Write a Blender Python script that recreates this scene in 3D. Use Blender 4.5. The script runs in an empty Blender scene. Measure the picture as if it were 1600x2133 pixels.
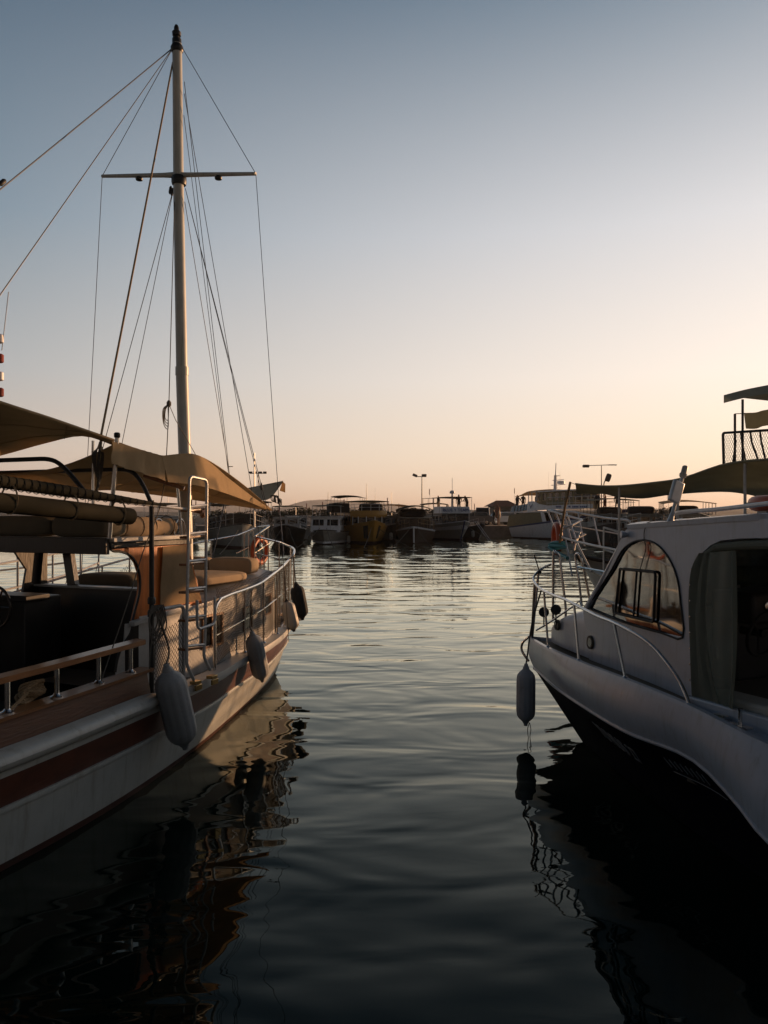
import bpy, bmesh, math, random
from mathutils import Vector, Matrix
from mathutils.geometry import tessellate_polygon
random.seed(7)
R = math.radians
SC = bpy.context.scene
COL = SC.collection
# ------------------------------------------------------------------ camera
CH, CF, HX, HY = 2.3, 1600.0, 800.0, 1072.0
cam = bpy.data.cameras.new('camera'); camo = bpy.data.objects.new('camera', cam); COL.objects.link(camo)
camo.location = (0, 0, CH); camo.rotation_euler = (R(90), 0, 0)
cam.sensor_fit = 'VERTICAL'; cam.sensor_height = 24.0
cam.lens = 24.0 * CF / 2133.0
cam.shift_y = (HY - 1066.5) / 2133.0
cam.clip_start = 0.05; cam.clip_end = 30000
SC.camera = camo

def ray(px, py):
    return Vector(((px - HX) / CF, 1.0, (HY - py) / CF))
def W(px, py, Y):
    r = ray(px, py); return Vector((r.x * Y, Y, CH + r.z * Y))
def WZ(px, py, z=0.0):
    return W(px, py, (z - CH) * CF / (HY - py))

class Frame:
    """local frame of a boat: origin on the water, y forward"""
    def __init__(s, ox, oy, deg):      # deg: heading, clockwise from +Y
        s.o = Vector((ox, oy, 0)); s.a = R(deg)
        s.R = Vector((math.cos(s.a), -math.sin(s.a), 0)); s.F = Vector((math.sin(s.a), math.cos(s.a), 0))
    def loc(s, w):
        d = w - s.o; return Vector((d.dot(s.R), d.dot(s.F), w.z))
    def wld(s, p):
        return s.o + s.R * p[0] + s.F * p[1] + Vector((0, 0, p[2]))
    def _cr(s, px, py):
        c = s.loc(Vector((0, 0, CH))); r = ray(px, py)
        return c, Vector((r.dot(s.R), r.dot(s.F), r.z))
    def px(s, px, py, x):              # on lateral plane x
        c, d = s._cr(px, py); t = (x - c.x) / d.x; return c + d * t
    def py(s, px, py, y):              # on plane y
        c, d = s._cr(px, py); t = (y - c.y) / d.y; return c + d * t
    def pz(s, px, py, z):
        c, d = s._cr(px, py); t = (z - c.z) / d.z; return c + d * t
    def pY(s, px, py, Y):
        return s.loc(W(px, py, Y))
    def pl(s, px, py, a, b):           # on vertical plane through local (x,y) points a, b
        n = Vector((b[1] - a[1], a[0] - b[0], 0)); c, d = s._cr(px, py)
        t = (Vector((a[0], a[1], 0)) - c).dot(n) / d.dot(n); return c + d * t

# ------------------------------------------------------------------ mesh builder
def interp(tab, x):
    if x <= tab[0][0]: return tab[0][1]
    if x >= tab[-1][0]: return tab[-1][1]
    n = len(tab)
    for i in range(n - 1):
        if x <= tab[i + 1][0]: break
    def sl(k):
        if k == 0: return (tab[1][1] - tab[0][1]) / (tab[1][0] - tab[0][0])
        if k == n - 1: return (tab[-1][1] - tab[-2][1]) / (tab[-1][0] - tab[-2][0])
        return (tab[k + 1][1] - tab[k - 1][1]) / (tab[k + 1][0] - tab[k - 1][0])
    x0, y0 = tab[i]; x1, y1 = tab[i + 1]; h = x1 - x0; t = (x - x0) / h
    a, b = sl(i) * h, sl(i + 1) * h
    return (2*t**3 - 3*t*t + 1) * y0 + (t**3 - 2*t*t + t) * a + (-2*t**3 + 3*t*t) * y1 + (t**3 - t*t) * b
def lerp(a, b, t): return a + (b - a) * t
def V(*a): return Vector(a)

def fillet(pts, r, n=4, closed=False):
    pts = [Vector(p) for p in pts]; out = []; m = len(pts)
    for i, p in enumerate(pts):
        if not closed and i in (0, m - 1): out.append(p); continue
        a = pts[i - 1]; b = pts[(i + 1) % m]
        ra = min(r, (a - p).length * .48); rb = min(r, (b - p).length * .48)
        s = p + (a - p).normalized() * ra; e = p + (b - p).normalized() * rb
        for k in range(n + 1):
            t = k / n; out.append(s * (1-t)**2 + p * 2*t*(1-t) + e * t*t)
    return out
def smooth_line(pts, n=4):
    pts = [Vector(p) for p in pts]; out = []
    for i in range(len(pts) - 1):
        p0 = pts[max(i-1, 0)]; p1 = pts[i]; p2 = pts[i+1]; p3 = pts[min(i+2, len(pts)-1)]
        for k in range(n):
            t = k / n
            out.append(.5 * ((2*p1) + (p2-p0)*t + (2*p0-5*p1+4*p2-p3)*t*t + (3*p1-p0-3*p2+p3)*t**3))
    out.append(pts[-1]); return out

class MB:
    def __init__(s): s.v = []; s.f = []; s.m = []; s.cur = 0
    def mi(s, i): s.cur = i; return s
    def add(s, vs, fs):
        o = len(s.v); s.v += [tuple(v) for v in vs]
        for f in fs: s.f.append(tuple(o + i for i in f)); s.m.append(s.cur)
        return s
    def box(s, c, size, rz=0.0, M=None):
        hx, hy, hz = size[0]/2, size[1]/2, size[2]/2
        vs = [V(x, y, z) for x in (-hx, hx) for y in (-hy, hy) for z in (-hz, hz)]
        M = M or Matrix.Rotation(rz, 4, 'Z')
        vs = [(M @ v) + Vector(c) for v in vs]
        return s.add(vs, [(0,1,3,2),(4,6,7,5),(0,4,5,1),(2,3,7,6),(0,2,6,4),(1,5,7,3)])
    def beam(s, a, b, w, h, up=(0,0,1)):
        a = Vector(a); b = Vector(b); d = (b - a).normalized(); u = Vector(up)
        sd = d.cross(u)
        if sd.length < 1e-4: sd = d.cross(V(1,0,0))
        sd.normalize(); u = sd.cross(d).normalized()
        vs = [p + sd*x*w/2 + u*y*h/2 for p in (a, b) for (x, y) in ((-1,-1),(1,-1),(1,1),(-1,1))]
        return s.add(vs, [(0,1,2,3),(7,6,5,4),(0,4,5,1),(1,5,6,2),(2,6,7,3),(3,7,4,0)])
    def tube(s, pts, r, n=8, closed=False, cap=True, r2=None):
        pts = [Vector(p) for p in pts]; m = len(pts)
        if m < 2: return s
        up = None; vs = []
        for i in range(m):
            if closed: t = (pts[(i+1) % m] - pts[i-1])
            elif i == 0: t = pts[1] - pts[0]
            elif i == m-1: t = pts[-1] - pts[-2]
            else: t = (pts[i+1] - pts[i]).normalized() + (pts[i] - pts[i-1]).normalized()
            if t.length < 1e-9: t = V(0,0,1)
            t.normalize()
            if up is None:
                up = V(0,0,1) if abs(t.z) < .9 else V(1,0,0)
            up = (up - t * up.dot(t))
            if up.length < 1e-6: up = V(1,0,0) - t * t.x
            up.normalize()
            sd = t.cross(up)
            if callable(r): rr = r(i / (m-1))
            elif r2 is not None: rr = lerp(r, r2, i / (m-1))
            else: rr = r
            for k in range(n):
                a = 2*math.pi*k/n
                vs.append(pts[i] + (up*math.cos(a) + sd*math.sin(a)) * rr)
        fs = []
        for i in range(m if closed else m-1):
            j = (i+1) % m
            for k in range(n):
                l = (k+1) % n
                fs.append((i*n+k, i*n+l, j*n+l, j*n+k))
        if cap and not closed:
            fs.append(tuple(range(n))[::-1]); fs.append(tuple((m-1)*n + k for k in range(n)))
        return s.add(vs, fs)
    def grid(s, rows, close_u=False):
        """rows: list of equal-length point lists"""
        n = len(rows[0]); vs = [p for r in rows for p in r]; fs = []
        for i in range(len(rows) - (0 if close_u else 1)):
            j = (i+1) % len(rows)
            for k in range(n-1):
                fs.append((i*n+k, i*n+k+1, j*n+k+1, j*n+k))
        return s.add(vs, fs)
    def lathe(s, prof, base, axis=(0,0,1), n=16):
        """prof: (radius, height along axis)"""
        ax = Vector(axis).normalized(); u = ax.orthogonal().normalized(); w = ax.cross(u)
        base = Vector(base); vs = []; m = len(prof)
        for r, h in prof:
            for k in range(n):
                a = 2*math.pi*k/n
                vs.append(base + ax*h + (u*math.cos(a) + w*math.sin(a)) * max(r, 1e-4))
        fs = [(i*n+k, i*n+(k+1)%n, (i+1)*n+(k+1)%n, (i+1)*n+k) for i in range(m-1) for k in range(n)]
        fs.append(tuple(range(n))[::-1]); fs.append(tuple((m-1)*n+k for k in range(n)))
        return s.add(vs, fs)
    def sheet(s, rows, th):
        """a grid given thickness th"""
        nr, nc = len(rows), len(rows[0])
        def nrm(i, j):
            a = Vector(rows[min(i+1, nr-1)][j]) - Vector(rows[max(i-1, 0)][j])
            b = Vector(rows[i][min(j+1, nc-1)]) - Vector(rows[i][max(j-1, 0)])
            c = a.cross(b); return c.normalized() if c.length > 1e-12 else V(0,0,1)
        N = [[nrm(i, j) for j in range(nc)] for i in range(nr)]
        top = [Vector(rows[i][j]) + N[i][j]*th/2 for i in range(nr) for j in range(nc)]
        bot = [Vector(rows[i][j]) - N[i][j]*th/2 for i in range(nr) for j in range(nc)]
        K = nr*nc; fs = []
        for i in range(nr-1):
            for j in range(nc-1):
                a, b, c, d = i*nc+j, i*nc+j+1, (i+1)*nc+j+1, (i+1)*nc+j
                fs.append((a, b, c, d)); fs.append((K+d, K+c, K+b, K+a))
        for j in range(nc-1):
            fs.append((j+1, j, K+j, K+j+1)); q = (nr-1)*nc; fs.append((q+j, q+j+1, K+q+j+1, K+q+j))
        for i in range(nr-1):
            fs.append((i*nc, (i+1)*nc, K+(i+1)*nc, K+i*nc)); q = nc-1
            fs.append(((i+1)*nc+q, i*nc+q, K+i*nc+q, K+(i+1)*nc+q))
        return s.add(top + bot, fs)
    def prism(s, outer, th, holes=(), off=None):
        """planar polygon (3d points) with holes, extruded by vector off or thickness th along its normal"""
        loops = [[Vector(p) for p in outer]] + [[Vector(p) for p in h] for h in holes]
        o = loops[0]; nn = V(0,0,0)
        for i in range(len(o)):
            a = o[i]; b = o[(i+1) % len(o)]; nn += a.cross(b)
        nn.normalize(); d = Vector(off) if off is not None else nn * th
        tris = tessellate_polygon(loops); allp = [p for l in loops for p in l]; K = len(allp)
        fs = []
        for t in tris:
            n = (allp[t[1]] - allp[t[0]]).cross(allp[t[2]] - allp[t[0]])
            t = t if n.dot(d) > 0 else t[::-1]
            fs.append(tuple(K + i for i in t)); fs.append(tuple(t[::-1]))
        q = 0
        for l in loops:
            m = len(l)
            for i in range(m):
                j = (i+1) % m; fs.append((q+i, q+j, K+q+j, K+q+i))
            q += m
        return s.add(allp + [p + d for p in allp], fs)
    def pillow(s, c, size, rz=0.0, p=4.0, n=(14, 10), M=None):
        """superellipsoid cushion"""
        a, b, h = size[0]/2, size[1]/2, size[2]/2
        def sp(x, e): return math.copysign(abs(x)**e, x)
        e = 2/p; vs = []; nu, nv = n[0]*2, n[1]
        M = M or Matrix.Rotation(rz, 4, 'Z')
        for j in range(nv+1):
            ph = -math.pi/2 + math.pi*j/nv
            for i in range(nu):
                th = 2*math.pi*i/nu
                v = V(a*sp(math.cos(ph), .36)*sp(math.cos(th), e), b*sp(math.cos(ph), .36)*sp(math.sin(th), e), h*sp(math.sin(ph), .55))
                vs.append((M @ v) + Vector(c))
        fs = [(j*nu+i, j*nu+(i+1) % nu, (j+1)*nu+(i+1) % nu, (j+1)*nu+i) for j in range(nv) for i in range(nu)]
        return s.add(vs, fs)
    def build(s, name, mats, parent=None, smooth=True, loc=None, rz=0.0, bevel=0.0, angle=35, recalc=True):
        me = bpy.data.meshes.new(name); me.from_pydata(s.v, [], s.f); 
        if not isinstance(mats, (list, tuple)): mats = [mats]
        for m in mats: me.materials.append(m)
        me.polygons.foreach_set('material_index', s.m)
        me.update()
        bm = bmesh.new(); bm.from_mesh(me)
        bmesh.ops.remove_doubles(bm, verts=bm.verts, dist=1e-5)
        if recalc: bmesh.ops.recalc_face_normals(bm, faces=bm.faces)
        for f in bm.faces: f.smooth = smooth
        if smooth:
            ca = math.cos(R(angle))
            for e in bm.edges:
                if len(e.link_faces) == 2 and e.link_faces[0].normal.dot(e.link_faces[1].normal) < ca: e.smooth = False
        bm.to_mesh(me); bm.free()
        o = bpy.data.objects.new(name, me); COL.objects.link(o)
        if parent: o.parent = parent
        if loc is not None: o.location = loc
        o.rotation_euler[2] = rz
        if bevel:
            b = o.modifiers.new('bevel', 'BEVEL'); b.width = bevel; b.segments = 2; b.limit_method = 'ANGLE'; b.angle_limit = R(40)
        return o

def thing(name, label, cat, fr=None, loc=(0,0,0), rz=0.0, group=None, parent=None):
    o = bpy.data.objects.new(name, None); COL.objects.link(o); o.empty_display_size = .2
    if fr is not None: o.location = fr.o; o.rotation_euler = (0, 0, -fr.a)
    else: o.location = loc; o.rotation_euler = (0, 0, rz)
    if parent is not None: o.parent = parent
    else:
        o['label'] = label; o['category'] = cat
        if group: o['group'] = group
    return o
def tag(o, label, cat=None, group=None, kind=None):
    if label: o['label'] = label
    if cat: o['category'] = cat
    if group: o['group'] = group
    if kind: o['kind'] = kind
    return o
def place(o, fr):
    o.location = fr.o; o.rotation_euler = (0, 0, -fr.a); return o
def rebase(o, base):
    """move the origin of a mesh whose verts are in local/world coords to base"""
    o.data.transform(Matrix.Translation(-Vector(base))); o.location = Vector(o.location) + Matrix.Rotation(o.rotation_euler[2], 3, 'Z') @ Vector(base); return o
def text_mesh(txt, size, mat, name, parent, M, ext=.003):
    cu = bpy.data.curves.new(name, 'FONT'); cu.body = txt; cu.size = size; cu.extrude = ext; cu.align_x = 'CENTER'; cu.align_y = 'CENTER'
    cu.resolution_u = 3
    t = bpy.data.objects.new('tmp', cu); COL.objects.link(t)
    dg = bpy.context.evaluated_depsgraph_get()
    me = bpy.data.meshes.new_from_object(t.evaluated_get(dg)); bpy.data.objects.remove(t)
    me.transform(M); me.materials.clear(); me.materials.append(mat)
    o = bpy.data.objects.new(name, me); COL.objects.link(o); o.parent = parent; return o

# ------------------------------------------------------------------ materials
def mat(name, col, rough=.6, metal=0.0, var=.12, scale=6.0, bump=0.0, bscale=60.0, coat=0.0, spec=None, dirt=None, stretch=None, streak=None, planks=0):
    m = bpy.data.materials.new(name); m.use_nodes = True; nt = m.node_tree; N = nt.nodes; L = nt.links
    b = N['Principled BSDF']; b.inputs['Roughness'].default_value = rough; b.inputs['Metallic'].default_value = metal
    if coat: b.inputs['Coat Weight'].default_value = coat; b.inputs['Coat Roughness'].default_value = .15
    if spec is not None: b.inputs['Specular IOR Level'].default_value = spec
    tc = N.new('ShaderNodeTexCoord'); mp = N.new('ShaderNodeMapping'); L.new(tc.outputs['Object'], mp.inputs[0])
    if stretch: mp.inputs['Scale'].default_value = stretch
    nz = N.new('ShaderNodeTexNoise'); nz.inputs['Scale'].default_value = scale; nz.inputs['Detail'].default_value = 6; nz.inputs['Roughness'].default_value = .65
    L.new(mp.outputs[0], nz.inputs['Vector'])
    mx = N.new('ShaderNodeMix'); mx.data_type = 'RGBA'
    rr = N.new('ShaderNodeMapRange'); rr.inputs[1].default_value = .3; rr.inputs[2].default_value = .7; L.new(nz.outputs[0], rr.inputs[0]); L.new(rr.outputs[0], mx.inputs[0])
    mx.inputs[6].default_value = (*[c*(1-var) for c in col], 1); mx.inputs[7].default_value = (*[min(1, c*(1+var)) for c in col], 1)
    out = mx.outputs[2]
    if dirt:   # (colour, amount, scale): irregular stains
        n2 = N.new('ShaderNodeTexNoise'); n2.inputs['Scale'].default_value = dirt[2]; n2.inputs['Detail'].default_value = 8; n2.inputs['Roughness'].default_value = .7
        mp2 = N.new('ShaderNodeMapping'); L.new(tc.outputs['Object'], mp2.inputs[0]); mp2.inputs['Scale'].default_value = streak or (1, 1, 1)
        L.new(mp2.outputs[0], n2.inputs['Vector'])
        r2 = N.new('ShaderNodeMapRange'); r2.inputs[1].default_value = .52; r2.inputs[2].default_value = .72; r2.inputs[4].default_value = dirt[1]; L.new(n2.outputs[0], r2.inputs[0])
        m2 = N.new('ShaderNodeMix'); m2.data_type = 'RGBA'; L.new(r2.outputs[0], m2.inputs[0]); L.new(out, m2.inputs[6]); m2.inputs[7].default_value = (*dirt[0], 1); out = m2.outputs[2]
    L.new(out, b.inputs['Base Color'])
    if rough > .05:
        r3 = N.new('ShaderNodeMapRange'); r3.inputs[3].default_value = rough*.8; r3.inputs[4].default_value = min(1, rough*1.25); L.new(nz.outputs[0], r3.inputs[0]); L.new(r3.outputs[0], b.inputs['Roughness'])
    if planks:
        wv = N.new('ShaderNodeTexWave'); wv.bands_direction = 'Z'; wv.wave_profile = 'SAW'; wv.inputs['Scale'].default_value = planks; wv.inputs['Distortion'].default_value = .4; wv.inputs['Detail Scale'].default_value = .6; L.new(tc.outputs['Object'], wv.inputs[0])
        bp = N.new('ShaderNodeBump'); bp.inputs['Strength'].default_value = .35; bp.inputs['Distance'].default_value = .006; L.new(wv.outputs[1], bp.inputs['Height']); L.new(bp.outputs[0], b.inputs['Normal'])
    if bump:
        n3 = N.new('ShaderNodeTexNoise'); n3.inputs['Scale'].default_value = bscale; n3.inputs['Detail'].default_value = 4; L.new(mp.outputs[0], n3.inputs['Vector'])
        bp = N.new('ShaderNodeBump'); bp.inputs['Strength'].default_value = bump; bp.inputs['Distance'].default_value = .02
        L.new(n3.outputs[0], bp.inputs['Height']); L.new(bp.outputs[0], b.inputs['Normal'])
    return m
def wood(name, col, rough=.35, stretch=(1, 8, 8), scale=4, coat=.4, var=.35):
    m = mat(name, col, rough, var=var, scale=scale, stretch=stretch, coat=coat, bump=.15, bscale=14); return m
def canvas(name, col, trans=.35, wr=.5):
    """woven cloth: some light comes through, faint creases"""
    m = mat(name, col, .9, var=.1, scale=3, bump=wr, bscale=3.5, spec=.1, dirt=([c*.6 for c in col], .35, 2.5))
    nt = m.node_tree; N = nt.nodes; L = nt.links; b = N['Principled BSDF']; o = N['Material Output']
    tr = N.new('ShaderNodeBsdfTranslucent'); ms = N.new('ShaderNodeMixShader'); ms.inputs[0].default_value = trans
    src = b.inputs['Base Color'].links[0].from_socket; L.new(src, tr.inputs[0])
    L.new(b.outputs[0], ms.inputs[1]); L.new(tr.outputs[0], ms.inputs[2]); L.new(ms.outputs[0], o.inputs[0]); return m
def glass(name, tint=(.5,.55,.5), op=.5, refl=.04):
    m = bpy.data.materials.new(name); m.use_nodes = True; nt = m.node_tree; N = nt.nodes; L = nt.links
    N.remove(N['Principled BSDF']); o = N['Material Output']
    tr = N.new('ShaderNodeBsdfTransparent'); tr.inputs[0].default_value = (*tint, 1)
    gl = N.new('ShaderNodeBsdfGlossy'); gl.inputs['Roughness'].default_value = refl
    nz = N.new('ShaderNodeTexNoise'); nz.inputs['Scale'].default_value = 2.0; bp = N.new('ShaderNodeBump'); bp.inputs['Strength'].default_value = .05; bp.inputs['Distance'].default_value = .05
    L.new(nz.outputs[0], bp.inputs['Height']); L.new(bp.outputs[0], gl.inputs['Normal'])
    fr = N.new('ShaderNodeFresnel'); fr.inputs[0].default_value = 1.5
    ad = N.new('ShaderNodeMath'); ad.operation = 'ADD'; ad.inputs[1].default_value = op*.1; L.new(fr.outputs[0], ad.inputs[0])
    ms = N.new('ShaderNodeMixShader'); L.new(ad.outputs[0], ms.inputs[0]); L.new(tr.outputs[0], ms.inputs[1]); L.new(gl.outputs[0], ms.inputs[2]); L.new(ms.outputs[0], o.inputs[0]); return m

# ------------------------------------------------------------------ sky, sun
SUN_AZ, SUN_EL, GLOW_AZ = 50.0, 6.5, 66.0            # azimuth clockwise from +Y
world = bpy.data.worlds.new('World'); SC.world = world; world.use_nodes = True
nt = world.node_tree; N = nt.nodes; L = nt.links; bg = N['Background']
sky = N.new('ShaderNodeTexSky'); sky.sky_type = 'NISHITA'; sky.sun_disc = False
sky.sun_elevation = R(SUN_EL); sky.sun_rotation = R(SUN_AZ); sky.altitude = 0
sky.air_density = 1.0; sky.dust_density = 2.0; sky.ozone_density = 1.5
# hazy dusk: tint the physical sky by height above the horizon and by distance from the sun
tc = N.new('ShaderNodeTexCoord'); sx = N.new('ShaderNodeSeparateXYZ'); L.new(tc.outputs['Generated'], sx.inputs[0])
def ramp(stops):
    r = N.new('ShaderNodeValToRGB'); L.new(sx.outputs[2], r.inputs[0]); e = r.color_ramp.elements
    while len(e) < len(stops): e.new(.5)
    for k, (p, c) in enumerate(stops): e[k].position = p; e[k].color = (*c, 1)
    r.color_ramp.interpolation = 'EASE' if False else 'LINEAR'; return r.outputs[0]
away = ramp([(0, (.60,.44,.34)), (.08, (.53,.45,.39)), (.17, (.355,.375,.385)), (.34, (.140,.215,.280)), (.56, (.048,.092,.145)), (.72, (.017,.034,.056)), (1, (.010,.020,.036))])
near = ramp([(0, (.94,.70,.48)), (.07, (.98,.81,.62)), (.17, (.96,.85,.75)), (.34, (.70,.69,.70)), (.56, (.19,.255,.32)), (.72, (.035,.06,.09)), (1, (.014,.028,.046))])
dt = N.new('ShaderNodeVectorMath'); dt.operation = 'DOT_PRODUCT'; L.new(tc.outputs['Generated'], dt.inputs[0])
dt.inputs[1].default_value = (math.sin(R(GLOW_AZ)), math.cos(R(GLOW_AZ)), .1)
mr = N.new('ShaderNodeMapRange'); mr.inputs[1].default_value = -.12; mr.inputs[2].default_value = .80; L.new(dt.outputs['Value'], mr.inputs[0])
mg = N.new('ShaderNodeMix'); mg.data_type = 'RGBA'; L.new(mr.outputs[0], mg.inputs[0]); L.new(away, mg.inputs[6]); L.new(near, mg.inputs[7])
sc_ = N.new('ShaderNodeVectorMath'); sc_.operation = 'SCALE'; sc_.inputs['Scale'].default_value = 1/.12; L.new(mg.outputs[2], sc_.inputs[0])
mk = N.new('ShaderNodeMix'); mk.data_type = 'RGBA'; mk.inputs[0].default_value = .95; L.new(sky.outputs[0], mk.inputs[6]); L.new(sc_.outputs[0], mk.inputs[7])
bk_ = N.new('ShaderNodeMapRange'); bk_.inputs[1].default_value = -.55; bk_.inputs[2].default_value = .25; bk_.inputs[3].default_value = .26; bk_.inputs[4].default_value = 1.0; L.new(sx.outputs[1], bk_.inputs[0])
sd_ = N.new('ShaderNodeVectorMath'); sd_.operation = 'SCALE'; L.new(mk.outputs[2], sd_.inputs[0]); L.new(bk_.outputs[0], sd_.inputs['Scale'])
L.new(sd_.outputs[0], bg.inputs[0]); bg.inputs[1].default_value = .12
sl = bpy.data.lights.new('sun', 'SUN'); so = bpy.data.objects.new('sun', sl); COL.objects.link(so)
sl.energy = 5.0; sl.angle = R(.6); sl.color = (1.0, .55, .27)
d = V(math.sin(R(SUN_AZ))*math.cos(R(SUN_EL)), math.cos(R(SUN_AZ))*math.cos(R(SUN_EL)), math.sin(R(SUN_EL)))
so.rotation_euler = (-d).to_track_quat('-Z', 'Y').to_euler()
SC.view_settings.view_transform = 'Standard'; SC.view_settings.look = 'None'; SC.view_settings.exposure = 0.22; SC.view_settings.gamma = 1.0

# ------------------------------------------------------------------ water
def water_mat():
    m = bpy.data.materials.new('harbour_water'); m.use_nodes = True; nt = m.node_tree; N = nt.nodes; L = nt.links
    b = N['Principled BSDF']; b.inputs['Base Color'].default_value = (.003, .010, .008, 1); b.inputs['Roughness'].default_value = .015; b.inputs['IOR'].default_value = 1.50; b.inputs['Specular Tint'].default_value = (.93, 1.0, .86, 1)
    b.inputs['Specular IOR Level'].default_value = .5
    g = N.new('ShaderNodeNewGeometry')
    def noise(scale, sc, det=3, dist=0, rough=.5):
        mp = N.new('ShaderNodeMapping'); mp.inputs['Scale'].default_value = sc; L.new(g.outputs['Position'], mp.inputs[0])
        n = N.new('ShaderNodeTexNoise'); n.inputs['Scale'].default_value = scale; n.inputs['Detail'].default_value = det; n.inputs['Distortion'].default_value = dist; n.inputs['Roughness'].default_value = rough
        L.new(mp.outputs[0], n.inputs['Vector']); return n.outputs[0]
    def math_(op, a, b_=None):
        n = N.new('ShaderNodeMath'); n.operation = op
        for i, x in enumerate((a, b_)):
            if x is None: continue
            if isinstance(x, (int, float)): n.inputs[i].default_value = x
            else: L.new(x, n.inputs[i])
        return n.outputs[0]
    swell = noise(.9, (.72, 1.45, 1), 2, .5)
    mid = noise(2.6, (.45, 1.3, 1), 3, .6, .45)
    chop = noise(5.5, (.4, 1.25, 1), 3, .4, .55)
    # wind reaches the open middle of the harbour, not the lee between the moored boats
    sp = N.new('ShaderNodeSeparateXYZ'); L.new(g.outputs['Position'], sp.inputs[0])
    mr = N.new('ShaderNodeMapRange'); mr.inputs[1].default_value = 15; mr.inputs[2].default_value = 42; mr.interpolation_type = 'SMOOTHSTEP'; L.new(sp.outputs[1], mr.inputs[0])
    long_ = noise(1.25, (.42, 1.0, 1), 2, .5, .5)
    patch = noise(.22, (1, 1.6, 1), 2)
    pr = N.new('ShaderNodeMapRange'); pr.inputs[1].default_value = .3; pr.inputs[2].default_value = .65; pr.inputs[3].default_value = .55; pr.inputs[4].default_value = 1.25; L.new(patch, pr.inputs[0])
    wind = math_('MULTIPLY', mr.outputs[0], pr.outputs[0])
    fade_ = N.new('ShaderNodeMapRange'); fade_.inputs[1].default_value = 16; fade_.inputs[2].default_value = 32; fade_.inputs[3].default_value = .042; fade_.inputs[4].default_value = .008; L.new(sp.outputs[1], fade_.inputs[0])
    h = math_('MULTIPLY', swell, fade_.outputs[0])
    h = math_('ADD', h, math_('MULTIPLY', mid, math_('ADD', .0018, math_('MULTIPLY', wind, .004))))
    h = math_('ADD', h, math_('MULTIPLY', chop, math_('ADD', .0002, math_('MULTIPLY', wind, .0016))))
    h = math_('ADD', h, math_('MULTIPLY', long_, math_('MULTIPLY', wind, .004)))
    bp = N.new('ShaderNodeBump'); bp.inputs['Strength'].default_value = 1.0; bp.inputs['Distance'].default_value = 1.0
    L.new(h, bp.inputs['Height']); N.remove(b); out = N['Material Output']
    df = N.new('ShaderNodeBsdfDiffuse'); df.inputs[0].default_value = (.002, .007, .0055, 1); gl = N.new('ShaderNodeBsdfGlossy'); gl.inputs[0].default_value = (.94, .985, .90, 1); gl.inputs['Roughness'].default_value = .012
    fr = N.new('ShaderNodeFresnel'); fr.inputs[0].default_value = 1.5; L.new(bp.outputs[0], gl.inputs['Normal']); L.new(bp.outputs[0], fr.inputs['Normal'])
    f2 = math_('MULTIPLY', math_('POWER', fr.outputs[0], 1.62), 2.0); f3 = math_('MINIMUM', f2, 1.0)
    ms = N.new('ShaderNodeMixShader'); L.new(f3, ms.inputs[0]); L.new(df.outputs[0], ms.inputs[1]); L.new(gl.outputs[0], ms.inputs[2]); L.new(ms.outputs[0], out.inputs[0]); return m
# the open middle of the harbour carries real wavelets; the rest is flat with fine ripples in the shader
from mathutils import noise as MN
def sstep(a, b, x): x = max(0, min(1, (x-a)/(b-a))); return x*x*(3-2*x)
XL, XR, YN, YF = -20.0, 30.0, 8.0, 78.0
ysr = []; y = YN
while y < YF: ysr.append(y); y += .075 + .0022*(y-8)
ysr.append(YF); ncx = 200; xsr = [XL + (XR-XL)*i/ncx for i in range(ncx+1)]
vs = []
for y in ysr:
    for x in xsr:
        e = sstep(XL, XL+5, x)*(1-sstep(XR-6, XR, x))*sstep(YN, YN+.6, y)*(1-sstep(YF-4, YF, y))
        a = (.006 + .055*sstep(12, 42, y))*e
        if a < 1e-5: vs.append((x, y, 0.0)); continue
        pt = .55 + .9*max(0, .5 + MN.noise((x*.09, y*.13, 3.0)))
        n1 = MN.noise((x*.56 + y*.09, y*1.2, 1.0)); n2 = MN.noise((x*1.25 - y*.2, y*2.5, 7.0)); n3 = MN.noise((x*.20 - y*.05, y*.42, 5.0))
        vs.append((x, y, a*pt*(n1*.62 + n2*.32 + n3*.6)))
nr_ = len(ysr); nc_ = ncx+1
fs = [(j*nc_+i, j*nc_+i+1, (j+1)*nc_+i+1, (j+1)*nc_+i) for j in range(nr_-1) for i in range(ncx)]
K_ = len(vs); O_ = [(-6000,-300,0),(6000,-300,0),(6000,9000,0),(-6000,9000,0)]; vs += O_
c0, c1, c2, c3 = 0, ncx, (nr_-1)*nc_+ncx, (nr_-1)*nc_
fs += [(K_, K_+1) + tuple(range(c1, c0-1, -1)), (K_+1, K_+2) + tuple(c2 - k*nc_ for k in range(nr_)), (K_+2, K_+3) + tuple(range(c3, c2+1)), (K_+3, K_) + tuple(k*nc_ for k in range(nr_))]
mb = MB(); mb.add(vs, fs)
wat = mb.build('water', water_mat(), smooth=True, recalc=False, angle=80); wat['kind'] = 'structure'

def seams(mb, rows, idx=(), cols=(), r=.004, off=.004):
    """stitched seams of a cloth sheet"""
    for i in idx: mb.tube([Vector(p) - V(0,0,off) for p in rows[min(i, len(rows)-1)]], r, 4)
    for j in cols: mb.tube([Vector(rr[j]) - V(0,0,off) for rr in rows], r, 4)
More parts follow.
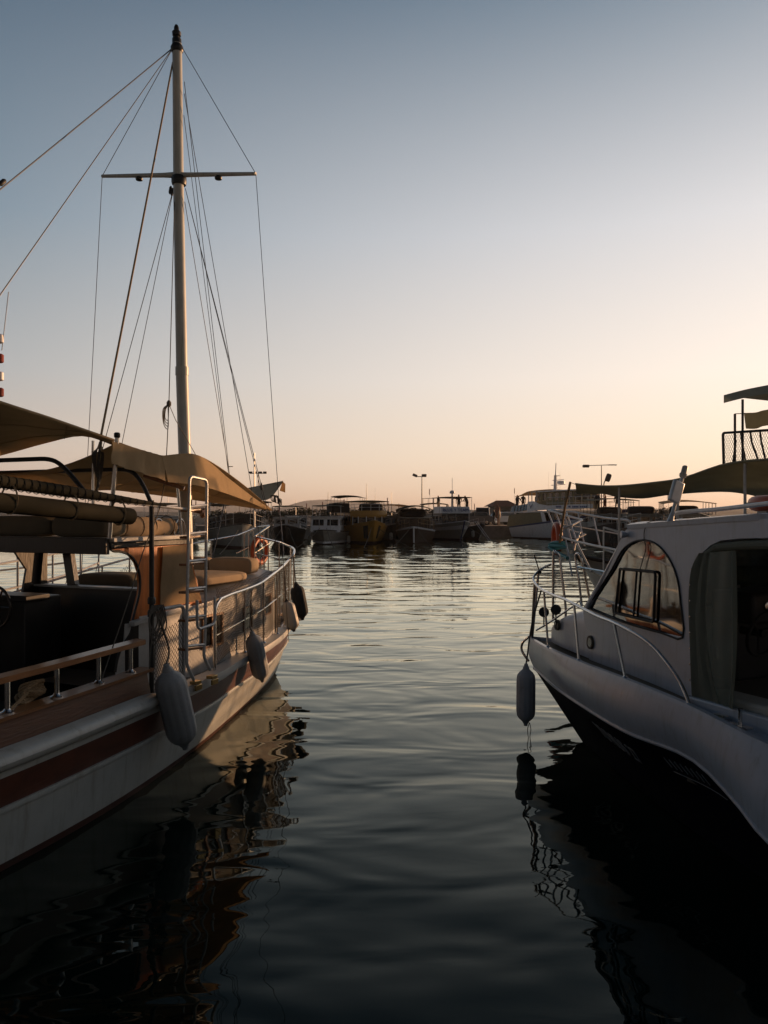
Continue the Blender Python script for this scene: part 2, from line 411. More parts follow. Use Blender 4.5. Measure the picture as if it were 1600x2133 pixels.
# ================================================================== materials used by the boats
M = {}
M['white'] = mat('white_hull_paint', (.40,.41,.39), .38, var=.07, coat=.1, dirt=((.20,.17,.12), .6, 3.0), streak=(4, 4, .5), planks=1.7)
M['white2'] = mat('weathered_white_paint', (.42,.42,.41), .45, var=.10, dirt=((.20,.17,.14), .5, 4.0), bump=.1, bscale=30)
M['cruiser'] = mat('cruiser_gelcoat', (.39,.43,.50), .33, var=.06, coat=.25, dirt=((.20,.20,.19), .5, 4.0), streak=(5, 5, .7))
M['navy'] = mat('navy_hull_paint', (.0022,.003,.007), .6, var=.3, spec=.08)
M['mahog'] = mat('red_brown_hull_band', (.085,.024,.012), .45, var=.3, coat=.1, planks=2.6, dirt=((.03,.012,.008), .5, 5), streak=(1, .4, 3))
M['boot'] = mat('boot_stripe', (.055,.016,.010), .5, var=.3, dirt=((.012,.014,.010), .8, 6))
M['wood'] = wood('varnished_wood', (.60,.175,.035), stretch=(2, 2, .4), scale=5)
M['woodh'] = wood('varnished_rail_wood', (.26,.115,.045), stretch=(6, .5, 6), scale=6)
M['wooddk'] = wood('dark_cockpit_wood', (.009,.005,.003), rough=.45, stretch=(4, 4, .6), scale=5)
M['deck'] = wood('weathered_deck_planks', (.20,.17,.14), rough=.6, stretch=(14, .5, 5), scale=3, coat=0)
M['steel'] = mat('polished_steel', (.62,.60,.58), .22, metal=1, var=.1, scale=20)
M['steelw'] = mat('white_painted_tube', (.50,.50,.50), .4, metal=.4, var=.15, scale=20)
M['dkmetal'] = mat('dark_metal', (.035,.035,.035), .45, metal=.6, var=.2)
M['brass'] = mat('brass_plate', (.50,.34,.14), .35, metal=1, var=.2)
M['black'] = mat('black_rubber', (.010,.010,.011), .6, var=.2)
M['canvas'] = canvas('tan_awning_canvas', (.58,.44,.27), .55)
M['canvas2'] = canvas('olive_awning_canvas', (.33,.335,.265), .48)
M['canvas3'] = canvas('pale_awning_canvas', (.40,.42,.38), .35)
M['rollc'] = canvas('dark_olive_rolled_canvas', (.022,.021,.014), .03)
M['cushion'] = mat('beige_cushion_cloth', (.36,.27,.18), .9, var=.08, scale=4, bump=.4, bscale=6, spec=.1)
M['cushdk'] = mat('grey_brown_cushion_cloth', (.15,.13,.095), .9, var=.1, scale=4, bump=.4, bscale=6, spec=.1)
M['rope'] = mat('weathered_rope', (.11,.10,.085), .9, var=.3, scale=60, bump=.6, bscale=160)
M['ropel'] = mat('tan_rope', (.30,.21,.12), .9, var=.3, scale=60, bump=.6, bscale=160)
M['wire'] = mat('rigging_wire', (.10,.10,.11), .4, metal=.7, var=.2, scale=30)
M['net'] = mat('netting_cord', (.055,.045,.035), .9, var=.2, scale=40)
M['fend'] = mat('grey_fender_vinyl', (.30,.31,.32), .55, var=.12, scale=5, dirt=((.10,.10,.09), .55, 6), bump=.12, bscale=40)
M['fendw'] = mat('pale_fender_vinyl', (.42,.40,.36), .5, var=.12, scale=5, dirt=((.15,.13,.10), .5, 7))
M['fendb'] = mat('blue_grey_fender_vinyl', (.40,.43,.48), .5, var=.1, scale=5, dirt=((.12,.13,.13), .5, 7))
M['fendd'] = mat('dark_fender_cover', (.018,.022,.026), .8, var=.3, scale=8)
M['orange'] = mat('orange_lifebuoy', (.42,.075,.02), .45, var=.1)
M['mast'] = mat('cream_mast_paint', (.46,.46,.42), .4, var=.1, scale=5, dirt=((.16,.14,.10), .6, 5), streak=(6, 6, .25))
M['glass'] = glass('window_glass')
M['glassd'] = glass('tinted_window_glass', (.22,.26,.24), 2.6)
M['glasso'] = mat('dark_window_glass', (.012,.014,.016), .08, var=.3, spec=.6)

def proj(fr, p):
    w = fr.wld(p); return HX + CF*w.x/w.y, HY - CF*(w.z - CH)/w.y
def net(mb, P, nu, nw, r=.0022):
    """P(u, w) in 0..1; diamond mesh of knotted cord"""
    cells_u, cells_w = nu, nw
    for sgn in (1, -1):
        for k in range(-cells_w, cells_u + cells_w + 1):
            pts = []
            for j in range(cells_w*1 + 1):
                i = k + sgn*j
                if 0 <= i <= cells_u:
                    u = i/cells_u; w = j/cells_w
                    pts.append(P(u, w))
            if len(pts) > 1: mb.tube(pts, r, 3, cap=False)
def sag(a, b, s, n=12):
    a = Vector(a); b = Vector(b); return [a.lerp(b, i/n) - V(0,0,1)*s*4*(i/n)*(1-i/n) for i in range(n+1)]

# ================================================================== the gulet on the left
A = Frame(-1.57, 11.1, 22)
GU = thing('gulet', 'wooden motor sailer with tall mast, tan awnings and red brown hull band moored at left', 'boat', A)
LEN = 9.3
WLt = [(0,0),(.9/LEN,.34),(1.74/LEN,.60),(3.08/LEN,1.0),(4/LEN,1.22),(5/LEN,1.40),(6/LEN,1.47),(7.5/LEN,1.45),(1,1.2)]
DKt = [(0,0),(.03,.16),(.08,.36),(.16,.66),(.24,.88),(.30,1.0),(.37,1.19),(.447,1.32),(.503,1.39),(.675,1.54),(.82,1.53),(1,1.3)]
ZD = .72
def stemA(z): return -.55*(z/.74)**.9 if z > 0 else -z*1.1
def sheerA(t): return 1.0 + .06*max(0, 1 - t/.25)**2
def hbA(t, z):
    k = max(0, min(1.05, z/.74)); a = interp(WLt, t); b = interp(DKt, t)
    v = lerp(a, b, k**.8)
    if z < 0: v *= max(0, 1 + z*1.2)
    return max(v, .0)
def HA(t, z, off=0.0):
    s = stemA(z) + (LEN - stemA(z))*t
    return V(hbA(t, z) + off, -s, z*sheerA(t))
def gunA(px, inset=.06, z=ZD):
    """param t of the gunwale seen at pixel column px"""
    lo, hi = 0.0, .9
    for _ in range(40):
        m = (lo+hi)/2; q = proj(A, HA(m, z, -inset))[0]
        if q > px: lo = m
        else: hi = m
    return (lo+hi)/2
def gptA(px, py, inset=.06):
    t = gunA(px, inset); p = HA(t, ZD, -inset); w = A.wld(p); return V(p.x, p.y, CH + (HY-py)/CF*w.y)

zs = [-.35, -.15, 0, .05, .06, .2, .40, .405, .5, .62, .70]
nT = 44; TT = [ (i/nT)**1.25 for i in range(nT+1)]
mb = MB()
for k in range(len(zs)-1):
    z0, z1 = zs[k], zs[k+1]
    mb.mi(0 if z0 >= .05 and z1 <= .401 else (2 if z1 <= .051 else (1 if z1 <= .63 else 3)))
    if z0 >= .05 and z1 <= .06: mb.mi(0)
    for sx in (1, -1):
        rows = [[V(HA(t, z).x*sx, HA(t, z).y, HA(t, z).z) for z in (z0, z1)] for t in TT]
        mb.grid(rows)
# transom
mb.mi(0); tr = [HA(1, z) for z in zs]
mb.add([V(p.x, p.y, p.z) for p in tr] + [V(-p.x, p.y, p.z) for p in tr], [(i, i+1, len(tr)+i+1, len(tr)+i) for i in range(len(tr)-1)])
hull = mb.build('hull', [M['white'], M['mahog'], M['boot'], M['white']], GU, recalc=False)
# deck with planks
mb = MB()
mb.grid([[V(x*(hbA(t, .68)-.01), HA(t, .68).y, .68*sheerA(t) + .02*(1-x*x)) for x in [k/6 for k in range(-6, 7)]] for t in [i/40*.47 for i in range(41)]])
mb.build('deck', M['deck'], GU)
# cap rail, mouldings
def strip(z0, z1, o0, o1, t0=0.0, t1=1.0, n=40, sides=(1, -1)):
    m = MB()
    for sx in sides:
        rows = []
        for i in range(n+1):
            t = lerp(t0, t1, i/n)
            rows.append([V((HA(t, (z0+z1)/2).x + o)*sx, HA(t, (z0+z1)/2).y + (.03 if t == 0 else 0), z*sheerA(t)) for (o, z) in ((o1, z0), (o1+.004, (z0+z1)/2), (o1, z1), (o0, z1), (o0, z0), (o1, z0))])
        m.grid(rows)
        for r in (rows[0], rows[-1]): m.add(r[:5], [(0,1,2,3,4)])
    return m
strip(.665, .735, -.13, .035, 0, .50).build('cap_rail', M['white2'], GU)
strip(.395, .43, -.02, .022).build('rubbing_strake', M['white'], GU)
# broad white rubbing rail of the aft half
m = MB(); rows = []
for i in range(31):
    t = lerp(.487, 1, i/30); w = min(1, (i+.6)/2.0)
    c = HA(t, .72); rows.append([V(c.x - .03 + math.cos(a)*.115*w, c.y, .735 + math.sin(a)*.072*w) for a in [R(-90 + 22.5*k) for k in range(9)]])
m.grid(rows); m.add(rows[0], [tuple(range(9))])
for sx in (-1,):
    rw = [[V(-p.x, p.y, p.z) for p in r] for r in rows]; m.grid(rw)
m.build('rubbing_rail', M['white'], GU)
# raised wooden bulwark with cap and rail, aft
def bul(z, t, off): c = HA(t, .72); return V(c.x + off, c.y, z)
T0 = gunA(306, .1)
m = MB()
for sx in (1, -1):
    rows = [[V(bul(z, lerp(T0, 1, i/24), o).x*sx, bul(z, lerp(T0, 1, i/24), o).y, z) for (z, o) in ((.74,-.05),(.96+.0*i,-.10),(.96,-.14),(.74,-.12),(.74,-.05))] for i in range(25)]
    m.grid(rows); m.add(rows[0][:4], [(0,1,2,3)])
M['bulw'] = wood('dark_bulwark_wood', (.10,.036,.014), rough=.5, stretch=(6, .5, 6), scale=6, coat=.1); m.build('bulwark', M['bulw'], GU)
m = MB()
for sx in (1, -1):
    rows = [[V((HA(lerp(T0-.004, 1, i/24), .72).x + o)*sx, HA(lerp(T0-.004, 1, i/24), .72).y, z) for (z, o) in ((.962,-.06),(.99,-.05),(.99,-.20),(.962,-.20),(.962,-.06))] for i in range(25)]
    m.grid(rows); m.add(rows[0][:4], [(0,1,2,3)])
m.build('bulwark_cap', M['woodh'], GU)
m = MB(); tr0 = gunA(298, .1)
for sx in (1, -1):
    rows = [[V((HA(lerp(tr0, 1, i/24), .72).x + o)*sx, HA(lerp(tr0, 1, i/24), .72).y, z) for (z, o) in ((1.205,-.07),(1.245,-.07),(1.25,-.17),(1.205,-.17),(1.205,-.07))] for i in range(25)]
    m.grid(rows); m.add(rows[0][:4], [(0,1,2,3)])
m.build('handrail', M['woodh'], GU)
for px_ in (272, 205, 118, 15, -140):
    t = gunA(px_, .12); c = HA(t, .72, -.12)
    m = MB(); m.tube([(c.x, c.y, .985), (c.x, c.y, 1.21)], .018, 10); m.lathe([(.045,0),(.045,.008),(.025,.02),(.019,.03)], (c.x, c.y, .99))
    m.build('handrail_post', M['steel'], GU)

# ---- cabin, wheelhouse
XS = .97
CZ = [(-4.6,1.35),(-3.0,1.37),(-2.26,1.45),(-1.0,1.50),(-.7,1.50)]
CX = [(-4.6,.97),(-3.4,.97),(-2.26,.84),(-1.4,.66),(-.85,.48)]
def czA(y): return interp(CZ, y)
def cxA(y): return interp(CX, y)
arch_up = [(283,1266),(290,1238),(292,1215),(290,1193),(283,1172),(271,1157),(252,1149),(236,1148),(228,1141)]
arch_lo = [(275,1298),(270,1318),(256,1342),(245,1372),(240,1400)]
ys = [-3.3 + i*(2.45/14) for i in range(15)]
# fore cabin walls with window openings, as a lofted side
win_px = [(505,520,1262,1312), (548,562,1238,1280), (436,446,1280,1350), (452,459,1277,1345)]
m = MB()
for sx in (1, -1):
    m.grid([[V(cxA(y)*sx, y, z) for z in (.69, .9, 1.1, 1.25, czA(y)-.03, czA(y))] for y in [-4.12 + i*.2 for i in range(4)] + ys])
m.add([V(x*cxA(-.85), -.85 + (.1 if z < 1 else 0), z) for z in (.69, czA(-.85)) for x in (-1, 1)], [(0,1,3,2)])
m.build('cabin_wall', M['white2'], GU, recalc=False)
m = MB()
m.grid([[V(x*(cxA(y)+.03), y + (.03 if y > -.9 else 0), czA(y) + .035 + .05*(1-x*x)) for x in [k/6 for k in range(-6, 7)]] for y in [-3.42] + ys])
for sx in (1, -1):
    m.grid([[V(sx*(cxA(y)+.03), y, czA(y)+.035), V(sx*(cxA(y)+.036), y, czA(y)+.01), V(sx*(cxA(y)+.03), y, czA(y)-.012), V(sx*(cxA(y)-.02), y, czA(y)-.012)] for y in [-4.15 + i*.2 for i in range(4)] + ys])
m.add([V(x*(cxA(-.85)+.03), -.82, z) for z in (czA(-.85)-.012, czA(-.85)+.035) for x in (-1, 1)], [(0,1,3,2)])
m.build('cabin_top', M['white2'], GU)
for (a, b, c, d_) in win_px:
    pa = A.pl((a+b)/2, (c+d_)/2, (cxA(-2.4), -2.4), (cxA(-1.3), -1.3))
    y = pa.y; h = abs(A.px(a, c, pa.x).z - A.px(a, d_, pa.x).z)/2; wy = max(.05, abs(A.px(a, c, pa.x).y - A.px(b, c, pa.x).y)/2)
    sl = (cxA(y+.1) - cxA(y-.1))/.2; rz = -math.atan(sl)
    qa, qb = A.pl(a, (c+d_)/2, (cxA(y-.15), y-.15), (cxA(y+.15), y+.15)), A.pl(b, (c+d_)/2, (cxA(y-.15), y-.15), (cxA(y+.15), y+.15)); wy = max(.13, (qa-qb).length/2)
    z = pa.z; f = MB()
    o = [V(0, -wy, -h), V(0, wy, -h), V(0, wy, h), V(0, -wy, h)]; i_ = [V(0, p.y*.78, p.z*.86) for p in o]
    f.prism(o, .02, [i_], off=(.022, 0, 0))
    fo = f.build('window', M['woodh'], GU, smooth=False); fo.location = (cxA(y)+.002, y, z); fo.rotation_euler[2] = rz
    g = MB(); g.prism([V(0, p.y, p.z) for p in i_], .004, off=(.006, 0, 0)); g.build('pane', M['glasso'], fo, smooth=False)
# wheelhouse starboard side, wood, with the big cut-out
def PX(l, x=XS): return [A.px(a, b, x) for a, b in l]
side_up = PX([(228,1134),(388,1132),(398,1160),(421,1256),(276,1300)] + arch_up)
m = MB(); m.prism(side_up, .03, off=(-.03, 0, 0)); m.build('wheelhouse_side', M['wood'], GU, smooth=False)
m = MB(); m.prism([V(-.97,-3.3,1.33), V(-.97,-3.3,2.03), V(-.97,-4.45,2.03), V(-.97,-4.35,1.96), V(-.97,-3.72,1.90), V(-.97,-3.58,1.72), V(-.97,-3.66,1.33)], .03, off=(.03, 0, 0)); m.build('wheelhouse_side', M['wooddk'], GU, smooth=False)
# dark rim of the opening
rim = smooth_line(PX(arch_up[::-1] + arch_lo, XS+.0), 3)
m = MB(); m.tube(rim, .012, 6); m.build('opening_rim', M['wooddk'], GU)
low = PX(arch_lo, XS+.002); yf = -3.35
m = MB(); m.prism([V(XS+.002, p.y, p.z) for p in low] + [V(XS+.002, low[-1].y, .69), V(XS+.002, -4.3, .69), V(XS+.002, -4.3, 1.34)], .03, off=(.004, 0, 0)); m.build('side_panel', M['white2'], GU, smooth=False)
# ledge moulding at the foot of the wheelhouse
m = MB(); m.beam(A.px(274,1300,XS+.03), A.px(392,1262,XS+.03), .06, .045); m.build('ledge', M['white2'], GU, bevel=.008)
# canvas screen laced over the wheelhouse window
scr = PX([(339,1139),(387,1135),(399,1165),(419,1250),(333,1267)], XS+.022)
m = MB(); rows = []
for i in range(9):
    a = scr[0].lerp(scr[1], i/8) ; b = scr[4].lerp(scr[3], i/8)
    rows.append([a.lerp(b, j/8) + V(.003*math.sin(i*1.7+j*.9) , 0, 0) for j in range(9)])
m.sheet(rows, .008); m.build('window_screen', M['canvas'], GU)
# forward bulkhead with window openings, leaning screen pillars
def bk(x, z): return V(x, -3.42 + (z-1.45)*.12, z)
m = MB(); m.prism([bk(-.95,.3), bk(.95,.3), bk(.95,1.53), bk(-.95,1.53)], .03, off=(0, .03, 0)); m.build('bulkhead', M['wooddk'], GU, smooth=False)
m = MB(); m.beam(bk(-.97,1.545), bk(.95,1.545), .16, .02); m.build('window_sill', M['white2'], GU, smooth=False)
for (xa, xb) in ((-.47,-.62), (-.95,-.95)):
    m = MB(); m.beam(bk(xa,1.55), bk(xb,2.03), .11, .06, up=(0,1,0)); m.build('window_post', M['wooddk'], GU, smooth=False)
# roof
YA, YB = -4.50, -3.36
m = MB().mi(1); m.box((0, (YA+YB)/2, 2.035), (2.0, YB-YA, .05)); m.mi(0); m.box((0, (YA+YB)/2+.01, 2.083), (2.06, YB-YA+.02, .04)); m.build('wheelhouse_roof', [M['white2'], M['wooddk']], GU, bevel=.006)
m = MB(); m.box((0, YA-.03, 2.03), (1.98, .05, .14)); m.build('roof_fascia', M['wooddk'], GU, bevel=.005)
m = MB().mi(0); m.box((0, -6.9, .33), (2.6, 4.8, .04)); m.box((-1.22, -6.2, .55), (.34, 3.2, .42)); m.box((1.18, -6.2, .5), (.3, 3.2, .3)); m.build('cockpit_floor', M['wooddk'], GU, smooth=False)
# helm console with wheel and gauges
cn = MB(); cn.box((-.55, -4.0, 1.0), (.55, .45, 1.0)); cn.box((-.55, -4.1, 1.5), (.62, .3, .06)); con = cn.build('helm_console', M['dkmetal'], GU, bevel=.01)
m = MB(); m.tube([V(-.55+.2*math.cos(a), -4.32, 1.42+.2*math.sin(a)) for a in [2*math.pi*k/24 for k in range(24)]], .014, 8, closed=True)
for k in range(6): a = math.pi*k/3; m.tube([(-.55, -4.3, 1.42), (-.55+.2*math.cos(a), -4.32, 1.42+.2*math.sin(a))], .009, 6)
m.lathe([(.03,0),(.03,.05),(.012,.06)], (-.55,-4.3,1.42), (0,-1,0), 12); m.build('steering_wheel', M['wooddk'], con)
m = MB(); m.pillow((-1.18,-6.2,.80), (.38,3.1,.14)); m.build('bench_cushion', M['cushdk'], GU)

# ---- cushions on the roof (lie on the boat: things)
def cushion(name, label, mk, c, size, rz=0, group=None, roll=False, p=4.0):
    m = MB(); m.pillow((0,0,0), size, 0, p=p)
    o = m.build(name, mk, None); w = A.wld(c); o.location = w; o.rotation_euler = (0, 0, -A.a + rz)
    e = MB()   # piping
    a, b, h = size[0]/2, size[1]/2, size[2]/2
    return tag(o, label, 'cushion', group)
x0 = A.py(-60,1100,-4.4).x; x1 = A.py(116,1100,-4.4).x; x2 = A.py(240,1100,-4.4).x
cushion('bolster_cushion', 'thick grey brown cushion on the wheelhouse roof, the one the picture edge cuts off', M['cushdk'], ((x0+x1)/2, -4.36, 2.195), (x1-x0, .3, .19), p=6)
cushion('bolster_cushion', 'thick grey brown cushion on wheelhouse roof, right beside the rolled tan one', M['cushdk'], ((x1+x2)/2+.01, -4.36, 2.195), (x2-x1-.01, .3, .19), p=6)
m = MB(); m.lathe([(.02,0),(.085,.02),(.10,.08),(.093,.25),(.098,.42),(.088,.45),(.096,.5),(.088,.62),(.086,.66),(.088,.72),(.03,.80)], (0,0,0), (0,1,-.02), 18)
ob = m.build('rolled_mattress', M['cushion'], None); ob.location = A.wld((.83, -4.2, 2.19)); ob.rotation_euler = (0,0,-A.a)
tag(ob, 'sunlit tan rolled mattress tied with straps on the white edge of the wheelhouse roof', 'mattress')
for d_ in (.22, .40, .66):
    m = MB(); m.tube([V(.097*math.cos(a), d_, .097*math.sin(a)) for a in [2*math.pi*k/20 for k in range(20)]], .004, 4, closed=True); m.build('strap', M['dkmetal'], ob)
# foredeck lounge cushions
def ftop(y): return czA(y) + .07
for (lab, c, s_, rz, mk) in [
    ('flat beige sunbed mattress on the cabin top in front of the wheelhouse', (.28, -2.35, ftop(-2.3)+.06), (.95, .95, .13), 0, 'cushion'),
    ('beige back cushion standing at the forward edge of the sunbed, nearer the starboard rail', (.22, -1.42, ftop(-1.4)+.10), (.62, .24, .21), .05, 'cushion'),
    ('beige back cushion of the sunbed, its port half beyond the ladder', (-.42, -1.45, ftop(-1.4)+.10), (.62, .24, .21), 0, 'cushion'),
    ('beige block cushion at the aft corner of the sunbed, right behind the boarding ladder', (.52, -2.98, ftop(-3)+.10), (.40, .28, .22), .1, 'cushion'),
    ('grey brown cushion on the cabin top seen through the wheelhouse opening', (-.35, -2.9, ftop(-2.8)+.10), (.80, .45, .20), 0, 'cushdk')]:
    cushion('seat_cushion', lab, M[mk], c, s_, rz, 'cushions of the foredeck sunbed', p=9)

# ---- rails on the starboard side
def gp(px_, z, inset=.06): t = gunA(px_, inset); p = HA(t, ZD, -inset); return V(p.x, p.y, z)
top = [gptA(*q) for q in [(450,1262),(460,1247),(483,1237),(507,1229),(528,1221),(545,1213),(563,1200),(580,1187),(592,1177),(602,1166)]]
tip = [A.pY(611,1156,11.2), A.pY(613,1146,11.5), A.pY(609,1141,11.75), A.pY(603,1138,11.9)]
b0 = gp(447, .74)
m = MB(); m.tube(fillet([b0, V(b0.x, b0.y, top[0].z - .05), top[0] + V(0, .02, .02)], .09, 5) + smooth_line(top[1:] + tip, 4), .0165, 10); m.build('top_rail', M['steel'], GU)
for (pb, pt) in ((510,507),(549,545),(577,573),(592,590),(602,600)):
    a = gp(pb, .74); q = gptA(pt, interp([(450,1262),(507,1229),(545,1213),(580,1187),(602,1166)], pt))
    m = MB(); m.tube([a, V(a.x, a.y, q.z)], .0125, 8); m.lathe([(.035,0),(.035,.006),(.016,.02)], a, n=10); m.build('stanchion', M['steel'], GU)
for (q0, Y) in (((612,1150), 11.35), ((606,1140), 11.85)):
    a = A.pY(q0[0], q0[1], Y); m = MB(); m.tube([V(a.x, a.y, .75), a], .0125, 8); m.build('stanchion', M['steel'], GU)
m = MB(); m.tube(smooth_line([gptA(451,1323), gptA(507,1292), gptA(546,1270), gptA(575,1248), gptA(600,1226)], 4), .008, 6); m.build('middle_rail', M['steel'], GU)
def netP(u, w):
    t = lerp(gunA(450, .06), gunA(603, .06), u); p = HA(t, ZD, -.06)
    zt = 1.56 + .10*u - .10*math.sin(math.pi*((u*4) % 1))*.35; zb = .78 + .05*math.sin(math.pi*((u*4) % 1))
    return V(p.x + .004*math.sin(u*40), p.y, lerp(zb, zt, w))
m = MB(); net(m, netP, 84, 15); m.build('safety_net', M['net'], GU)
# gate section beside the awning post
pa, pb = A.px(316,1455,1.27), A.px(383,1480,1.27)
pta, ptb = A.px(334,1273,1.27), A.px(383,1270,1.27)
yA, yB = pa.y, ptb.y
m = MB(); m.tube(fillet([V(1.27, yA, 1.47), V(1.27, yB, 1.47), V(1.27, yB, .74)], .07, 6), .017, 10); m.build('gate_rail', M['steelw'], GU)
def netQ(u, w): return V(1.27 + .01*math.sin(u*9), lerp(yA, yB, u), lerp(.78, 1.33 + .06*u*u - .05*math.sin(math.pi*u), w))
m = MB(); net(m, netQ, 14, 11); m.build('safety_net', M['net'], GU)
# tall awning post
m = MB(); m.tube([V(1.27, yA, .74), V(1.27, yA, A.px(312,1042,1.27).z)], .021, 10); m.lathe([(.034,0),(.036,.04),(.028,.06)], (1.27, yA, 1.42), n=12); m.lathe([(.034,0),(.036,.04),(.028,.06)], (1.27, yA, 1.53), n=12); m.build('awning_post', M['dkmetal'], GU)
ZR = A.px(312,1046,1.3).z
# side rail with laced cover and rolled curtain
ra, rb = A.px(402,1062,1.3), A.px(-120,985,1.3)
m = MB(); m.tube(sag(ra, rb, .02, 14), .013, 8); m.build('side_rail', M['steelw'], GU)
def onr(px_, dz=0.0): 
    p = A.px(px_, 1000, 1.3); f = (p.y - ra.y)/(rb.y - ra.y); return V(1.3, p.y, lerp(ra.z, rb.z, f) + dz)
m = MB(); m.tube([onr(p, .0) for p in (345,300,250,200,150,100,50,0,-60,-120)], lambda u: .014 + .030*min(1, u*2.2), 12)
m.build('rail_cover', M['rollc'], GU)
for p in range(330, -60, -16):
    m = MB(); c = onr(p, -.005); r_ = .014 + .030*min(1, (345-p)/465*2.2) + .004
    m.tube([c + V(r_*math.cos(a), .014*math.sin(a*.5), r_*math.sin(a)) for a in [2*math.pi*k/12 for k in range(12)]], .0035, 4, closed=True)
    m.build('lacing', M['black'], GU)
m = MB(); m.tube([onr(p, -.13 - .012*(275-p)/275) for p in (278,272,240,200,150,100,50,0,-60,-110)], lambda u: .068*min(1, .5+u*9), 14); m.build('rolled_curtain', M['rollc'], GU)
for p in (247, 148, 20):
    m = MB(); c = onr(p, -.13); m.tube([c + V(.073*math.cos(a), 0, .1*math.sin(a)+.02) for a in [2*math.pi*k/14 for k in range(14)]], .008, 4, closed=True)
    m.build('curtain_tie', M['ropel'], GU)
# hoops of the cockpit frame
for (yy, pts) in ((A.px(185,1034,1.3).y, [(185,1034),(135,974),(108,955),(0,957)]), (yA, [(314,1046),(294,1000),(270,977),(0,985)])):
    loc_ = [A.py(a, b, yy) for a, b in pts]; zt = loc_[-2].z; xe = loc_[-2].x
    full = [loc_[0], loc_[1], V(xe, yy, zt), V(-xe, yy, zt-.0), V(-loc_[1].x, yy, loc_[1].z), V(-loc_[0].x, yy, loc_[0].z), V(-loc_[0].x, yy, .95)]
    m = MB(); m.tube(fillet(full, .12, 5), .018, 10); m.build('hoop', M['dkmetal'], GU)
# ladder
def LP(px_, py_): return A.px(px_, py_, 1.33)
ld = thing('boarding_ladder', None, None, parent=GU)
lt = fillet([LP(404,1416), LP(389,1385), LP(389,1300), LP(395,992), LP(431,1000), LP(427,1334), LP(424,1367), LP(438,1396)], .05, 4)
m = MB(); m.tube(lt, .015, 10); m.build('ladder_frame', M['steelw'], ld)
for y in (1050,1106,1163,1221,1280,1340):
    u = (y-992)/350
    a, b = LP(lerp(395,389,u), y+6), LP(lerp(431,427,u), y+2)
    m = MB(); m.tube([a, b], .013, 8); m.build('rung', M['steelw'], ld)
    m = MB(); m.beam(a + V(-.06,0,-.035), b + V(-.06,.03,-.035), .085, .022); m.build('step', M['woodh'], ld, bevel=.004)
m = MB(); m.tube(fillet([LP(399,1250)+V(.06,0,0), LP(400,1311)+V(.06,0,0), LP(437,1298)+V(.06,0,0), LP(436,1243)+V(.06,0,0)], .06, 5), .014, 8); m.build('hook', M['steelw'], ld)
for q in ((404,1416),(438,1396)):
    p = LP(*q); m = MB(); m.box((p.x+.02, p.y, .755), (.07,.09,.03)); m.box((p.x+.05, p.y, .71), (.02,.10,.05)); m.build('foot_plate', M['brass'], ld, bevel=.004)

# ---- mast and rigging
YM = -2.1
def MP(px_, py_): return A.py(px_, py_, YM)
mt, mbz = MP(369,92), MP(391,1240)
mst = MB(); mst.tube([mbz, MP(385,952), MP(379,775)], .074, 20, r2=.072); mst.tube([MP(379,775), MP(372,400), mt], .067, 20, r2=.056); mst.lathe([(.078,0),(.078,.10)], MP(379.2,782), (0,0,1), 20)
mast = mst.build('mast', M['mast'], GU)
m = MB(); m.lathe([(.062,0),(.075,.02),(.075,.06),(.055,.10),(.055,.16),(.03,.17),(.03,.19),(.05,.20),(.055,.24),(.03,.27),(.03,.30),(.018,.33)], mt - V(0,0,.10), (-.03,0,1), 14); m.build('masthead_light', M['dkmetal'], mast)
sp0, sp1 = MP(213,367), MP(533,362)
m = MB(); m.tube([sp0, sp0.lerp(sp1,.42), sp0.lerp(sp1,.5), sp0.lerp(sp1,.58), sp1], lambda u: .020 + .016*(1-abs(u-.5)*2), 12); m.build('spreader', M['mast'], mast)
m = MB(); m.lathe([(.082,0),(.09,.03),(.09,.08),(.08,.1)], MP(373,385), n=18); m.build('collar', M['dkmetal'], mast)
for q in ((290,372),(455,370)):
    p = MP(*q); m = MB(); m.lathe([(.01,.03),(.03,.02),(.045,0),(.04,-.02),(.02,-.028)], p - V(0,0,.0), n=14); m.build('floodlight', M['dkmetal'], mast)
top0 = MP(360,100); topr = MP(380,100); col_l = MP(362,392); col_r = MP(386,392)
def ext(a, b, zend=None, yend=None):
    d = b - a
    k = (zend - a.z)/d.z if zend is not None else (yend - a.y)/d.y
    return a + d*k
def stay(a, b, r=.0045, s=0.0, mk='wire', name='stay'):
    m = MB(); m.tube(sag(a, b, s, 10) if s else [a, b], r, 6); return m.build(name, M[mk], GU)
p = A.px(-200,549,0); stay(top0, ext(top0, p, yend=-9.2), .007, .03)
m = MB(); q = A.pl(5,380,(top0.x,top0.y),(p.x,p.y)); m.lathe([(.008,-.05),(.022,-.03),(.022,.03),(.008,.05)], q, (p-top0), 10); m.build('block', M['black'], GU)
p = A.px(0,615,1.3); stay(top0, ext(top0, p, zend=1.0), .0045)
stay(top0, sp0, .004); stay(topr, sp1, .004)
stay(sp0, ext(sp0, A.px(183,945,-1.12), zend=.75), .004)
stay(sp1, ext(sp1, A.px(578,1000,1.0), zend=.75), .004)
stay(MP(360,130), A.px(211,905,.9), .010, .02, 'ropel', 'halyard')
m = MB(); m.tube(smooth_line([A.px(211,905,.9), A.px(210,925,.9), A.px(205,960,.9), A.px(206,1000,.9), A.px(200,1030,.9)], 4), .012, 8)
for k in range(5): m.tube(smooth_line([A.px(208,920+k*3,.9), A.px(200-k*2,950,.9), A.px(203+k,985+k*5,.9), A.px(212+k,950,.9), A.px(208,920,.9)], 4), .005, 5)
m.build('halyard_tail', M['rope'], GU)
stay(col_l, ext(col_l, A.px(222,905,-.9), zend=.8), .0045); stay(col_l, ext(col_l, A.px(256,915,-.6), zend=1.5), .004)
